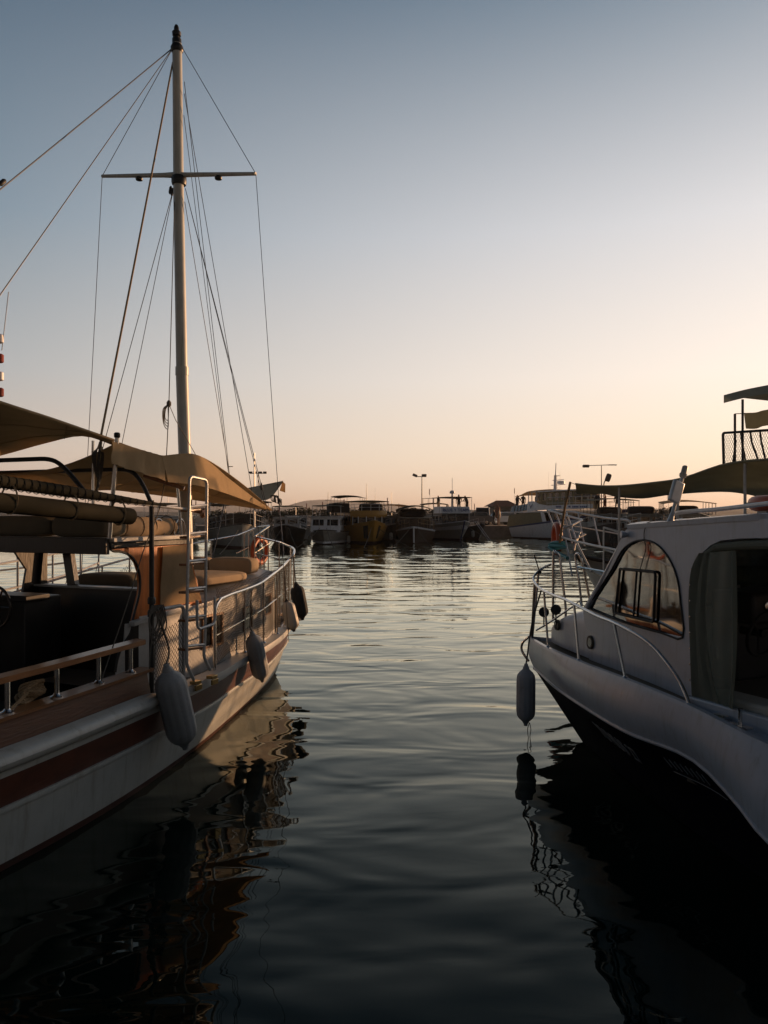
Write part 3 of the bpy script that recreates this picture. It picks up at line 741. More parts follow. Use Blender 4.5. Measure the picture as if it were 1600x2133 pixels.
for q in ((355,396),(359,400)):
    c = MP(*q); m = MB(); m.lathe([(.006,-.05),(.018,-.03),(.018,.03),(.006,.05)], c, (-.2,0,-1), 8); m.build('turnbuckle', M['dkmetal'], GU)
# fall with its knotted coil
kn = A.px(352,842,.55)
m = MB(); m.tube([MP(364,400), kn], .005, 6); m.tube(smooth_line([kn, A.px(345,975,.8), A.px(332,1060,1.0), A.px(298,1150,1.2), A.px(264,1262,1.3), A.px(208,1426,1.38)], 5), .005, 6)
m.tube([kn, A.px(366,875,.4), A.px(408,948,.1)], .004, 5)
for k in range(4): m.tube(smooth_line([kn, kn + V(-.04-.012*k, 0, -.05), kn + V(-.05-.006*k, 0, -.14-.02*k), kn + V(-.01, 0, -.16-.03*k), kn + V(-.012, 0, -.03)], 4), .0045, 5)
m.lathe([(.01,-.03),(.024,-.01),(.024,.02),(.01,.04)], kn, n=8); m.build('topping_lift', M['rope'], GU)
stay(MP(384,170), A.px(479,995,-.6), .0045); stay(MP(383,240), A.px(477,995,-.55), .004)
stay(A.px(479,995,-.6), V(-.7, -.9, .75), .009)
m = MB(); c = A.px(478,972,-.6); m.tube([c - V(.03,0,0), c + V(.06,0,0)], .006, 5); m.build('cleat', M['dkmetal'], GU)
stay(MP(384,195), A.px(543,1130,-.05), .0045)
stay(col_r, A.px(578,1142,.25), .0045); p = A.px(600,1150,0.0); stay(col_r, V(.0, .50, .80), .0045); stay(MP(385,420), A.px(480,1000,-.5), .004)
for q, xx in (((545,1014), .15), ((580,1042), .6), ((573,1040), .35)):
    c = A.px(q[0], q[1], xx); m = MB(); m.lathe([(.004,-.06),(.014,-.04),(.016,.03),(.004,.05)], c, (.15,0,-1), 8); m.build('turnbuckle', M['dkmetal'], GU)
m = MB(); c = A.px(580,1038,.6)
for k in range(5): m.tube(smooth_line([c, c + V(-.03-.02*k,0,.04), c + V(-.06-.01*k,.0,-.03), c + V(-.02,0,-.06), c + V(.05,0,-.02-.02*k), c], 4), .004, 4)
m.build('lashing', M['rope'], GU)
# ---- poles carrying the awnings
ptop = A.px(244,912,1.1)
m = MB(); m.tube([V(1.02, ptop.y, 2.10), ptop], .018, 10); m.build('awning_pole', M['steel'], GU)
m = MB(); m.lathe([(.020,0),(.026,.01),(.026,.035),(.018,.045)], ptop, n=10); m.build('pole_cap', M['dkmetal'], GU)
p = A.py(194,918,-4.35); m = MB(); m.tube([V(p.x, p.y, 2.10), p], .014, 8); m.build('awning_pole', M['steel'], GU)
p = A.px(366,955,.95); m = MB(); m.tube([V(.96, -3.48, 2.10), p], .014, 8); m.build('awning_pole', M['steel'], GU)
m = MB(); m.tube([A.px(300,990,.7), A.px(384,1017,1.05)], .022, 10); m.build('awning_spar', M['woodh'], GU)
m = MB(); m.tube([A.px(399,1063,.95), A.px(424,1069,1.05)], .016, 8); m.lathe([(.01,0),(.045,.01),(.05,.03),(.03,.05)], A.px(418,1069,1.05), (1,.3,-.1), 12); m.build('boom_end', M['woodh'], GU)
for (xx, yy) in ((.93,-3.75),(.93,-3.42)):
    m = MB(); m.tube([V(xx-.03, yy + .09*math.cos(a), 2.10 + .16*math.sin(a)) for a in [math.pi*k/12 for k in range(13)]], .008, 6); m.build('grab_handle', M['steel'], GU)
# ---- awnings
def ruled(ea, eb, n, dip=0.0, ripple=0.0, na=24):
    ea = smooth_line(ea, max(1, na//(len(ea)-1))); eb = smooth_line(eb, max(1, na//(len(eb)-1))); k = min(len(ea), len(eb)); rows = []
    def at(l, u): f = u*(len(l)-1); i = min(int(f), len(l)-2); return l[i].lerp(l[i+1], f-i)
    for i in range(k):
        a = at(ea, i/(k-1)); b = at(eb, i/(k-1)); L_ = (b-a).length
        rows.append([a.lerp(b, j/n) - V(0,0,1)*(dip*L_*4*(j/n)*(1-j/n) + ripple*L_*math.sin(i*.9+j*.35)*math.sin(math.pi*j/n)) for j in range(n+1)])
    return rows
ea = [A.px(237,917,1.12), A.px(176,896,1.18), A.px(100,870,1.25), A.px(0,838,1.3), A.px(-160,782,1.35), A.px(-420,690,1.35)]
eb = [A.px(237,928,1.10), A.px(172,908,.95), A.px(95,923,.2), A.px(0,949,-.7), A.px(-150,985,-1.25), A.px(-380,1010,-1.3)]
m = MB(); rw = ruled(ea, eb, 12, .0, .006); m.sheet(rw, .006); seams(m, rw, (6,12,18), (4,8)); m.tube(smooth_line(ea, 4), .012, 6)
m.build('aft_awning', M['canvas'], GU)
SA, SB = A.px(246,921,1.1), A.px(337,949,1.05); PK = A.px(414,949,.9); TP = A.px(566,1061,.1)
PA = A.py(-60,985,-4.5); PF = A.px(120,1014,-.9)
ea = [SA, SB, PK, PK.lerp(TP,.5) + V(0,0,.05), TP]
eb = [PA, PF, A.px(250,1022,-.7), A.px(430,1045,-.3), TP + V(0,.02,-.02)]
m = MB(); rw = ruled(ea, eb, 14, .06, .006, 28); m.sheet(rw, .006); seams(m, rw, (5,10,15,20,25), (7,)); m.build('fore_awning', M['canvas'], GU)
# hanging side flap and the sunlit leech of the foredeck awning
m = MB(); a0, a1 = A.px(233,919,1.12), SB; b0_, b1 = A.px(233,966,1.15), A.px(350,1003,1.05)
rows = []
for i in range(17):
    a = a0.lerp(a1, i/16); b = b0_.lerp(b1, i/16)
    rows.append([a.lerp(b, j/6) + V(.015*math.sin(i*1.1)*j/6 + .008*math.sin(i*2.7+j), 0, 0) for j in range(7)])
m.sheet(rows, .006); seams(m, rows, (), (1, 5), .003, 0); seams(m, rows, (8,), (), .003, 0); m.build('awning_flap', M['canvas'], GU)
m = MB(); ea = [SB, PK, PK.lerp(TP,.35) + V(0,0,-.01), PK.lerp(TP,.7) + V(0,0,-.02), TP]; eb = [A.px(350,1004,1.05), A.px(415,1012,1.0), A.px(468,1027,.75), A.px(520,1046,.4), A.px(552,1060,.15)]
rw = ruled(ea, eb, 8, .0, .012); m.sheet(rw, .006); seams(m, rw, (7, 14), (1, 7), .003, 0); m.build('awning_flap', M['canvas'], GU)

# ---- port rail, pulpit, lifebuoy
pr = [A.px(-60,1262,-1.35), A.px(25,1235,-1.3), A.px(155,1196,-1.15), A.px(275,1162,-1.0), A.px(405,1132,-.78), A.px(494,1115,-.55)]
m = MB(); m.tube(smooth_line(pr, 5), .013, 8); m.build('port_rail', M['steel'], GU)
for (x_, y_, l_) in ((70,1222,-1.25),(213,1180,-1.08),(270,1163,-1.0),(340,1147,-.9),(440,1125,-.7)):
    p = A.px(x_, y_, l_); m = MB(); m.tube([V(p.x, p.y, .74), p], .011, 6); m.build('stanchion', M['steel'], GU)
def netR(u, w): a = lerp(A.px(150,1197,-1.15), A.px(275,1163,-1.0), u); return V(a.x, a.y, lerp(.8, a.z - .05 - .10*math.sin(math.pi*u), w))
m = MB(); net(m, netR, 20, 14, .0025); m.build('safety_net', M['net'], GU)
far = [A.px(494,1115,-.55), A.px(536,1098,-.5)]; nr = [A.px(562,1095,-.1), A.px(530,1117,-.1), A.px(584,1130,.08), A.pY(603,1138,11.9)]
m = MB(); m.tube(fillet(far + nr, .03, 3), .013, 8)
m.tube([A.px(493,1152,-.55), A.px(517,1140,-.5)], .010, 6); m.tube([A.px(530,1152,-.1), A.px(561,1131,-.1)], .010, 6); m.tube([A.px(530,1152,-.1), A.px(585,1165,.08)], .008, 6)
m.build('pulpit_rail', M['steel'], GU)
for q in ((509,1110,-.54),(518,1106,-.52),(528,1102,-.5),(531,1118,-.1),(542,1110,-.1),(550,1104,-.1),(559,1098,-.1),(582,1130,.08)):
    p = A.px(*q); m = MB(); m.tube([V(p.x, p.y, .78), p], .010, 6); m.build('stanchion', M['steel'], GU)
m = MB(); m.box((-.3, .35, .80), (.34, 1.0, .05)); m.build('bow_platform', M['woodh'], GU, bevel=.01)
m = MB(); m.lathe([(.06,0),(.07,.03),(.04,.06),(.04,.14),(.06,.17),(.05,.2)], (-.12,-.35,.76), n=14); m.box((-.12,-.35,.82), (.2,.16,.12)); m.build('windlass', M['dkmetal'], GU, bevel=.006)
lb = MB(); c = A.px(541,1147,-.25)
lb.tube([V(.17*math.cos(a), 0, .17*math.sin(a)) for a in [2*math.pi*k/28 for k in range(28)]], .042, 10, closed=True)
LB = lb.build('lifebuoy', M['orange'], None); LB.location = A.wld(c); LB.rotation_euler = (0,0,R(63)); tag(LB, 'orange lifebuoy hanging on the bow rails of the wooden motor sailer', 'lifebuoy')
m = MB(); m.tube([V(.225*math.cos(a), .0, .225*math.sin(a)) for a in [2*math.pi*k/28 for k in range(28)]], .006, 5, closed=True); m.build('grab_line', M['ropel'], LB)

# ---- rope coil on the awning post
m = MB(); c = V(1.30, yA, 1.50)
for k in range(7):
    w = .05 + .010*k; hgt = .22 + .05*((k*3) % 5)/2; o = .012*k - .03
    m.tube(smooth_line([c + V(.01*k, o, .02), c + V(.01, o-w*.9, -.05), c + V(.01, o-w, -hgt*.6), c + V(.01, o-w*.3, -hgt), c + V(.02, o+w*.8, -hgt*.65), c + V(.02, o+w*.7, -.06), c + V(.01*k, o, .02)], 5), .0062, 6)
m.tube(smooth_line([c, c + V(.02,-.06,-.25), c + V(.02,-.09,-.50), c + V(.02,-.03,-.52), c + V(.02,-.01,-.2)], 5), .006, 6)
co = m.build('rope_coil', M['rope'], None); place(co, A); rebase(co, c)
tag(co, 'dark rope coil hung on the awning post above the largest grey fender', 'rope')

# ---- fenders
def fender(label, fr, a, b, r, mk, ends, hang, group='fenders hanging from the motor sailer at left'):
    """a top, b bottom in frame coords"""
    a = Vector(a); b = Vector(b); L_ = (b-a).length; d_ = (b-a).normalized()
    th = thing('fender', label, 'fender', loc=fr.wld(a), rz=-fr.a, group=group)
    pr_ = [(r*.30, .07*L_), (r*.42, .10*L_), (r*.72, .14*L_), (r*.93, .19*L_), (r, .26*L_), (r, .5*L_), (r*1.0, .76*L_), (r*.93, .83*L_), (r*.72, .88*L_), (r*.42, .92*L_), (r*.30, .94*L_)]
    m = MB(); m.lathe(pr_, (0,0,0), d_, 48)
    for i_, v_ in enumerate(m.v):
        v_ = Vector(v_); c_ = d_*v_.dot(d_); m.v[i_] = tuple(c_ + (v_-c_)*(1 + (.022 if (i_ % 4) < 2 else -.012)*(1 if r*.9 < (v_-c_).length else 0)))
    m.build('fender_body', M[mk], th, angle=60)
    for s0, s1 in ((.09, 0), (.92, 1.0)):
        m = MB(); m.lathe([(r*.34, 0), (r*.34, .3*abs(s1-s0)*L_), (r*.22, .6*abs(s1-s0)*L_), (r*.2, .95*abs(s1-s0)*L_), (r*.05, 1.0*abs(s1-s0)*L_)], d_*s0*L_, d_*(1 if s1 > s0 else -1), 14); m.build('end_cap', M[ends], th)
    if hang is not None:
        m = MB(); h = [Vector(q) - a for q in hang]; m.tube(smooth_line([V(0,0,0)] + h, 4), .009, 6); m.build('lanyard', M['rope'], th)
    return th
x = 1.40+.13
fender('largest grey fender, leaning on the hull band below the hanging rope coil', A, A.px(346,1383,x), A.px(387,1560,x+.0), .130, 'fend', 'fend', [A.px(352,1352,1.35), c + V(.03,.03,-.1)])
def hx(px_): t = gunA(px_, -.1); return HA(t, ZD).x
fender('grey ribbed fender hanging at the middle of the wooden hull side', A, A.px(524,1314,hx(533)+.12), A.px(547,1420,hx(533)+.10), .098, 'fend', 'fend', [A.px(521,1300,hx(533)), gptA(524,1232)])
fender('pale fender with dark ends hanging near the bow', A, A.pY(596,1248,10.6), A.pY(613,1316,10.55), .095, 'fendw', 'fendd', [A.pY(594,1200,10.7)])
fender('dark covered fender hanging right at the bow tip', A, A.pY(616,1212,11.4), A.pY(631,1292,11.4), .105, 'fendd', 'fendd', [A.pY(611,1160,11.3)])
# things stowed aft: a rope hank made fast at the rail
m = MB(); c = A.px(60,1440,1.28)
for k in range(6): m.tube([c + V(.03*math.sin(a*2+k), .10*math.cos(a)+.01*k, .035*math.sin(a)+.014*k-.04) for a in [2*math.pi*i/16 for i in range(16)]], .012, 6, closed=True)
m.tube(smooth_line([c, A.px(30,1470,1.36), A.px(-20,1510,1.45)], 4), .012, 6)
ro = m.build('mooring_rope', M['ropel'], None); place(ro, A); rebase(ro, c); tag(ro, 'pale mooring rope made fast on the wooden bulwark under the handrail', 'rope')
# ================================================================== the motor cruiser on the right
B = Frame(1.62, 8.6, -25)
CR = thing('motor_cruiser', 'white cabin cruiser with navy lower hull and arched side window moored at right', 'boat', B)
M['nonskid'] = mat('tan_nonskid_deck', (.115,.10,.075), .85, var=.15, scale=30, bump=.5, bscale=300)
M['curtain'] = canvas('olive_side_curtain', (.20,.21,.17), .35)
M['vinyl'] = mat('clouded_vinyl', (.20,.23,.20), .45, var=.2, scale=4)
_n = M['vinyl'].node_tree; _t = _n.nodes.new('ShaderNodeBsdfTransparent'); _t.inputs[0].default_value = (.75,.8,.74,1); _m = _n.nodes.new('ShaderNodeMixShader'); _m.inputs[0].default_value = .45
_n.links.new(_t.outputs[0], _m.inputs[1]); _n.links.new(_n.nodes['Principled BSDF'].outputs[0], _m.inputs[2]); _n.links.new(_m.outputs[0], _n.nodes['Material Output'].inputs[0])
DEs = [(0,0),(.25,.14),(.83,.37),(1.66,.65),(2.5,.89),(3.3,1.08),(4.03,1.25),(5,1.34),(7.2,1.32)]
DEz = [(0,.92),(.83,.94),(1.66,.97),(2.5,1.0),(3.3,1.0),(4.03,.96),(5,.93),(7.2,.93)]
KNs = [(0,0),(.28,.12),(.9,.40),(1.62,.66),(2.49,.91),(3.1,1.01),(3.42,1.09),(3.77,1.22),(4.19,1.40),(5,1.46),(7.2,1.44)]
KNz = [(0,.60),(.6,.61),(1.62,.62),(2.49,.625),(3.15,.66),(3.42,.635),(3.77,.56),(4.19,.475),(5,.40),(7.2,.38)]
WLb = [(0,0),(1.0,.36),(2.0,.68),(3.0,.92),(4.0,1.1),(6.25,1.22)]
S_END = 7.2
def PBk(k, t):
    """k 0 deck edge, 1 knuckle, 2 waterline, 3 below; t along the boat"""
    if k == 0: s = S_END*t; return V(interp(DEs, s), -s, interp(DEz, s))
    if k == 1: s0 = .10; s = s0 + (S_END-s0)*t; return V(interp(KNs, S_END*t), -s, interp(KNz, S_END*t))
    if k == 2: s0 = .92; s = s0 + (S_END-s0)*t; return V(interp(WLb, 6.28*t), -s, 0)
    s0 = 1.4; s = s0 + (S_END-s0)*t; return V(interp(WLb, 6.28*t)*.6, -s, -.35)
def HB(t, u):
    """u: 0 knuckle .. 1 waterline, hollow flare at the bow"""
    a, b = PBk(1, t), PBk(2, t); p = a.lerp(b, u); p.x -= .10*math.sin(math.pi*u)*min(1, t*6)*(1-t*.9); return p
NB = 44; TB = [(i/NB)**1.3 for i in range(NB+1)]
m = MB()
def mir(rows): return [[V(-p.x, p.y, p.z) for p in r] for r in rows]
rows = []
for t in TB:
    a, b = PBk(0, t), PBk(1, t); r = []
    for k in range(7):
        u = k/6; p = a.lerp(b, u); p.x += .045*math.sin(math.pi*u)*min(1, .15+t*5); p.z += .0; p.y += .05*math.sin(math.pi*u)*max(0, 1-t*12); r.append(p)
    rows.append(r)
m.mi(0); m.grid(rows); m.grid(mir(rows))
rows = [[HB(t, u/8) for u in range(9)] + [PBk(3, t)] for t in TB]
m.mi(1); m.grid(rows); m.grid(mir(rows))
m.mi(0); e = [PBk(k, 1) for k in range(4)]; m.add(e + [V(-p.x, p.y, p.z) for p in e], [(i, i+1, 5+i, 4+i) for i in range(3)])
m.build('hull', [M['cruiser'], M['navy']], CR, recalc=False)
m = MB(); m.tube([PBk(1, t) + V(.0, 0, 0) for t in TB], .016, 8); m.tube([V(-PBk(1, t).x, PBk(1, t).y, PBk(1, t).z) for t in TB], .016, 8); m.build('rubbing_strake', M['cruiser'], CR)
# side decks: toe rail then non-skid
m = MB(); rows = []; r2 = []
for t in TB[:]:
    p = PBk(0, t); w = min(.09, p.x*.55)
    rows.append([p, V(p.x-.01, p.y, p.z+.022), V(max(0, p.x-w*.6), p.y, p.z+.022), V(max(0, p.x-w*.75), p.y, p.z-.03)])
m.grid(rows); m.grid(mir(rows)); m.build('toe_rail', M['cruiser'], CR, recalc=False)
m = MB(); m.mi(0)
tt = [i/30*.62 for i in range(31)]
m.grid([[V(x*max(0, PBk(0, t).x-.03), PBk(0, t).y, PBk(0, t).z-.025+.02*(1-x*x)) for x in [k/6 for k in range(-6, 7)]] for t in tt if t*S_END < 3.45])
m.mi(1)
for sx in (1, -1):
    m.grid([[V(sx*lerp(.93, PBk(0, t).x-.03, k/3), PBk(0, t).y, PBk(0, t).z-.022) for k in range(4)] for t in [.47 + .53*i/16 for i in range(17)]])
m.build('deck', [M['nonskid'], M['cruiser']], CR, recalc=False)
PLA, PLB = (-.33, -1.39), (-1.06, -3.85)
def cb(px_, py_): return B.pl(px_, py_, PLA, PLB)
def cabx(y): return -lerp(.33, 1.06, (-y-1.39)/2.46)
# trunk cabin
TRb = [(.42,.0),(.5,.07),(.8,.18),(1.1,.26),(1.39,.335),(1.6,.395),(2.0,.51)]
TRz = [(.42,1.05),(.5,1.13),(.8,1.27),(1.1,1.36),(1.39,1.425),(1.6,1.44),(2.0,1.44)]
m = MB(); rows = []
for i in range(25):
    s = lerp(.42, 1.95, i/24); b = interp(TRb, s); z = interp(TRz, s); zb = .96; prof = []
    for a in range(0, 19):
        an = math.pi*a/18; cx = math.cos(an); sz = math.sin(an)
        prof.append(V(math.copysign(abs(cx)**.38, cx)*b, -s + .0, zb + (z-zb)*(abs(sz)**.42)))
    rows.append(prof)
m.grid(rows); m.build('trunk_cabin', M['cruiser'], CR, recalc=False)
# cabin sides with window hole and door cut-out
win = [(1224,1266),(1250,1226),(1276,1185),(1296,1148),(1316,1131),(1340,1125),(1364,1131),(1384,1148),(1401,1175),(1413,1209),(1419,1256),(1423,1328),(1377,1318),(1296,1295)]
outer = [(1214,1268),(1262,1184),(1302,1106),(1312,1099),(1400,1093),(1500,1086),(1600,1080),(1600,1121),(1540,1122),(1502,1126),(1480,1136),(1462,1153),(1449,1185),(1442,1225),(1441,1300),(1445,1380),(1449,1470)]
def base_pt(y, z): return V(cabx(y), y, z)
OUT = [cb(*q) for q in outer]; WIN = [cb(*q) for q in win]
low_ = [base_pt(OUT[-1].y, .93), base_pt(-1.42, .95), base_pt(OUT[0].y, OUT[0].z)]
nrm = V(PLB[1]-PLA[1], -(PLB[0]-PLA[0]), 0).normalized()
if nrm.x > 0: nrm = -nrm
for sx in (1, -1):
    f = (lambda p: V(p.x*sx, p.y, p.z)); n_ = V(nrm.x*sx, nrm.y, 0)
    m = MB(); m.prism([f(p) for p in OUT + low_[:2] + low_[2:][:0]], .03, [[f(p) for p in WIN]], off=n_*-.035); m.build('cabin_side', M['cruiser'], CR, bevel=.004)
    g = MB(); g.prism([f(p) for p in WIN], .004, off=n_*-.006); 
    for v_ in range(len(g.v)): g.v[v_] = tuple(Vector(g.v[v_]) - n_*.012)
    wo = g.build('window', M['glassd'], CR, smooth=False)
    mm = MB(); mm.tube(smooth_line([f(p) + n_*.004 for p in WIN] + [f(WIN[0]) + n_*.004], 3), .008, 6); mm.build('seal', M['black'], wo)
    sl = [f(cb(*q)) + n_*.006 for q in ((1293,1185),(1367,1192),(1363,1296),(1283,1277))]
    mm = MB(); mm.tube(fillet(sl + [sl[0]], .03, 4), .011, 6); mm.tube([sl[0].lerp(sl[1], .5), sl[3].lerp(sl[2], .5)], .009, 6); mm.build('sliding_frame', M['black'], wo)
# portholes in the trunk
for q, rr in (((1232,1338), .064), ((1167,1302), .055)):
    c = B.pl(q[0], q[1], (-.075,-.5), (-.335,-1.39)) if q[0] < 1180 else cb(*q)
    pth = MB(); ax = (V(-.96, .28, .05)).normalized(); c = c + ax*(.03 if q[0] < 1180 else .006)
    pth.lathe([(rr*.62,-.01),(rr*.7,.012),(rr*.95,.016),(rr,.006),(rr*1.0,-.01)], c, ax, 24); po = pth.build('porthole', M['nonskid'], CR)
    g = MB(); g.lathe([(rr*.66,.0),(rr*.66,.0135)], c, ax, 20); g.build('pane', M['glasso'], po)
# roof
RF = B.pl(1308,1099, PLA, PLB)
def roof_z(y): return interp([(-6.2,2.33),(-5,2.32),(-3.85,2.285),(-2.12,2.195)], y)
m = MB(); rows = []
for i in range(21):
    y = lerp(OUT[3].y + .03, -6.2, i/20); hx_ = -cabx(max(y, -3.85)) + .012; z = roof_z(y) if y < -2.13 else OUT[3].z + .004
    r = []
    for k in range(15):
        a = k/14*2-1; r.append(V(a*hx_, y + .10*(1-a*a)*(1 if i == 0 else 0), z + .030*(1-a**4)))
    rows.append(r)
m.sheet(rows, .035); m.build('roof', M['cruiser'], CR)
# after part of the roof side: band over the opening
for sx in (1, -1):
    a0 = OUT[6]; a1 = OUT[7]
    m = MB(); m.prism([V(-1.062*sx*-1*-1, a0.y, a0.z), V(-1.062*sx, -6.2, 2.335), V(-1.062*sx, -6.2, a1.z+.05), V(-1.062*sx, a1.y, a1.z)], .03, off=(.03*sx, 0, 0)); m.build('roof_side', M['cruiser'], CR, smooth=False)
    m = MB(); m.box((-.955*sx, -5.0, .98), (.05, 3.6, .14)); m.build('coaming', M['cruiser'], CR, bevel=.012)
# windscreen: three panes between pillars
wb = [V(-.335,-1.40,1.43), V(-.13,-1.27,1.46), V(.13,-1.27,1.46), V(.335,-1.40,1.43)]
wt = [V(OUT[2].x+.02, OUT[2].y-.02, OUT[2].z), V(-.18, OUT[2].y+.10, OUT[2].z+.05), V(.18, OUT[2].y+.10, OUT[2].z+.05), V(-OUT[2].x-.02, OUT[2].y-.02, OUT[2].z)]
for i in range(3):
    g = MB(); g.prism([wb[i], wb[i+1], wt[i+1], wt[i]], .006); g.build('windscreen_pane', M['glassd'], CR, smooth=False)
for i in range(4):
    m = MB(); m.tube([wb[i], wt[i]], .022 if i in (0, 3) else .014, 8); m.build('windscreen_pillar', M['cruiser'], CR)
m = MB(); m.tube(smooth_line(wb, 4), .02, 8); m.tube(smooth_line(wt, 4), .02, 8); m.build('windscreen_frame', M['cruiser'], CR)
# horn lamp on the pillar
c = cb(1307,1114); m = MB(); m.lathe([(.015,-.0),(.024,.02),(.032,.05),(.028,.055)], c, (-.9,.4,.05), 16); m.build('side_lamp', M['cruiser'], CR)
# interior
m = MB(); m.box((0,-5.1,.44), (1.75,4.0,.04)); m.build('cockpit_floor', M['nonskid'], CR, smooth=False)
M['intw'] = mat('cabin_lining', (.42,.42,.40), .6, var=.1)
M['dash'] = mat('dark_dashboard', (.03,.03,.032), .5, var=.2)
m = MB(); m.box((.0,-2.55,1.0), (1.30,.06,1.1)); m.build('cabin_bulkhead', M['intw'], CR, smooth=False)
dp = B.py(1575,1262,-2.9)
dm = MB(); dm.box((dp.x+.15, -2.86, dp.z), (.75, .40, .24)); dm.box((dp.x+.15, -2.72, dp.z-.35), (.60, .25, .5)); dash = dm.build('helm_console', M['dash'], CR, bevel=.03)
wc = B.py(1592,1320,-3.12); m = MB(); m.tube([wc + V(.17*math.cos(a), -.05*math.sin(a), .17*math.sin(a)) for a in [2*math.pi*k/24 for k in range(24)]], .013, 8, closed=True)
for k in range(3): a = 2*math.pi*k/3 + .5; m.tube([wc + V(0,.05,0), wc + V(.17*math.cos(a), -.05*math.sin(a), .17*math.sin(a))], .009, 6)
m.lathe([(.03,0),(.03,.2)], wc, (0,1,0), 10); m.build('steering_wheel', M['black'], dash)
for k in range(4):
    m = MB(); m.lathe([(.035,0),(.038,.01),(.03,.014)], (dp.x-.08+k*.13, -3.065, dp.z+.02), (0,-1,.0), 14); m.build('gauge', M['steel'], dash)
m = MB(); m.box((.35,-3.9,.80), (.5,.45,.10)); m.box((.35,-4.12,1.05), (.5,.09,.45)); m.lathe([(.04,0),(.04,.34)], (.35,-3.9,.44)); m.build('helm_seat', M['intw'], CR, bevel=.03)
sp = B.py(1566,1200,-2.2); m = MB(); m.beam(B.py(1538,1232,-2.3), B.py(1590,1160,-2.3), .08, .03, up=(0,1,0)); m.build('window_post', M['intw'], CR)
m = MB(); m.box((-.78,-3.5,.78), (.22,.5,.62)); m.build('locker', M['intw'], CR, bevel=.02)
# side curtain: cloth strip and clear vinyl panel
def curt(l, r_, n, amp, x0=.02):
    l = smooth_line([B.pl(a, b, PLA, PLB) for a, b in l], 6); r_ = smooth_line([B.pl(a, b, PLA, PLB) for a, b in r_], 6); k = min(len(l), len(r_)); rows = []
    for i in range(k):
        a = l[int(i*(len(l)-1)/(k-1))]; b = r_[int(i*(len(r_)-1)/(k-1))]
        rows.append([a.lerp(b, j/n) + nrm*(x0 + amp*math.sin(j*1.3 + i*.12) + amp*.5*math.sin(j*2.9+i*.3)) for j in range(n+1)])
    return rows
ct = MB(); ct.sheet(curt([(1461,1152),(1447,1190),(1441,1260),(1443,1350),(1448,1462)], [(1482,1151),(1478,1200),(1474,1290),(1482,1380),(1502,1466)], 8, .010, .016), .004); cur = ct.build('side_curtain', M['curtain'], CR)
g = MB(); g.sheet(curt([(1482,1151),(1478,1200),(1474,1290),(1482,1380),(1502,1466)], [(1530,1147),(1531,1220),(1532,1300),(1531,1390),(1524,1474)], 8, .006, .010), .002); g.build('clear_panel', M['vinyl'], cur)
g = MB(); g.sheet(curt([(1530,1147),(1531,1220),(1532,1300),(1531,1390),(1524,1474)], [(1537,1147),(1538,1220),(1539,1300),(1537,1390),(1530,1478)], 3, .003, .014), .004); g.build('hem', M['curtain'], cur)
m = MB(); m.tube([cb(1466,1158) - nrm*.02, cb(1490,1140) - nrm*.02, cb(1540,1136) - nrm*.02, cb(1610,1134) - nrm*.02], .03, 10); m.build('rolled_curtain', M['curtain'], CR)
for k in range(9):
    p = cb(1446 + (3 if k < 1 else 0), 1185 + k*33) + nrm*.03; m = MB(); m.lathe([(.007,0),(.005,.006)], p, nrm, 8); m.build('snap_button', M['steel'], cur)

# rails
def gunB(px_, inset=.05):
    lo, hi = 0.0, .8
    for _ in range(40):
        q = (lo+hi)/2; p = PBk(0, q); x = proj(B, V(-max(0, p.x-inset), p.y, p.z))[0]
        if x < px_: lo = q
        else: hi = q
    return (lo+hi)/2
def gptB(px_, py_, inset=.05):
    t = gunB(px_, inset); p = PBk(0, t); x = -max(0, p.x-inset); w = B.wld((x, p.y, 0)); return V(x, p.y, CH + (HY-py_)/CF*w.y)
def ptB(px_, inset=.05): t = gunB(px_, inset); p = PBk(0, t); return V(-max(0, p.x-inset), p.y, p.z+.01)
prt = [gptB(*q) for q in ((1117,1218),(1132,1230),(1156,1241),(1180,1250),(1240,1281),(1279,1297),(1323,1320),(1357,1344),(1384,1374),(1411,1411),(1428,1446))] + [ptB(1436)]
tipr = [B.pY(1150,1175,8.62), B.pY(1137,1180,8.66), B.pY(1124,1188,8.66), B.pY(1115,1197,8.6), B.pY(1111,1206,8.5)]
u1 = [B.pY(1178,1290,8.35), B.pY(1178,1262,8.35), B.pY(1171,1205,8.37), B.pY(1166,1162,8.4), B.pY(1158,1152,8.4), B.pY(1153,1160,8.45), B.pY(1152,1290,8.45)]
m = MB(); m.tube(smooth_line(tipr + prt, 4), .0135, 10); m.build('bow_rail', M['steel'], CR)
m = MB(); m.tube(smooth_line(u1, 4), .0135, 10); m.build('bow_rail_hoop', M['steel'], CR)
u2 = [B.pY(1212,1262,8.05), B.pY(1206,1210,8.06), B.pY(1199,1162,8.1), B.pY(1204,1153,8.05), B.pY(1211,1164,8.0), B.pY(1220,1205,8.0), B.pY(1231,1262,8.0)]
m = MB(); m.tube(smooth_line(u2, 4), .0125, 10); m.tube([B.pY(1204,1181,8.06), B.pY(1254,1190,7.7), B.pY(1300,1203,7.3)], .011, 8); m.build('bow_rail_hoop', M['steel'], CR)
for (tp, pb) in (((1133,1231),1142),((1196,1259),1206),((1279,1297),1303)):
    a = ptB(pb); q = gptB(*tp); m = MB(); m.tube([a, q], .0115, 8); m.lathe([(.03,0),(.03,.006),(.014,.02)], a, n=10); m.build('stanchion', M['steel'], CR)
m = MB(); a = ptB(1108); q = gptB(1114,1214); m.tube([a, q], .016, 8); m.tube([a + V(.05,.06,0), B.pY(1122,1190,8.65)], .014, 8); m.build('stanchion', M['steel'], CR)
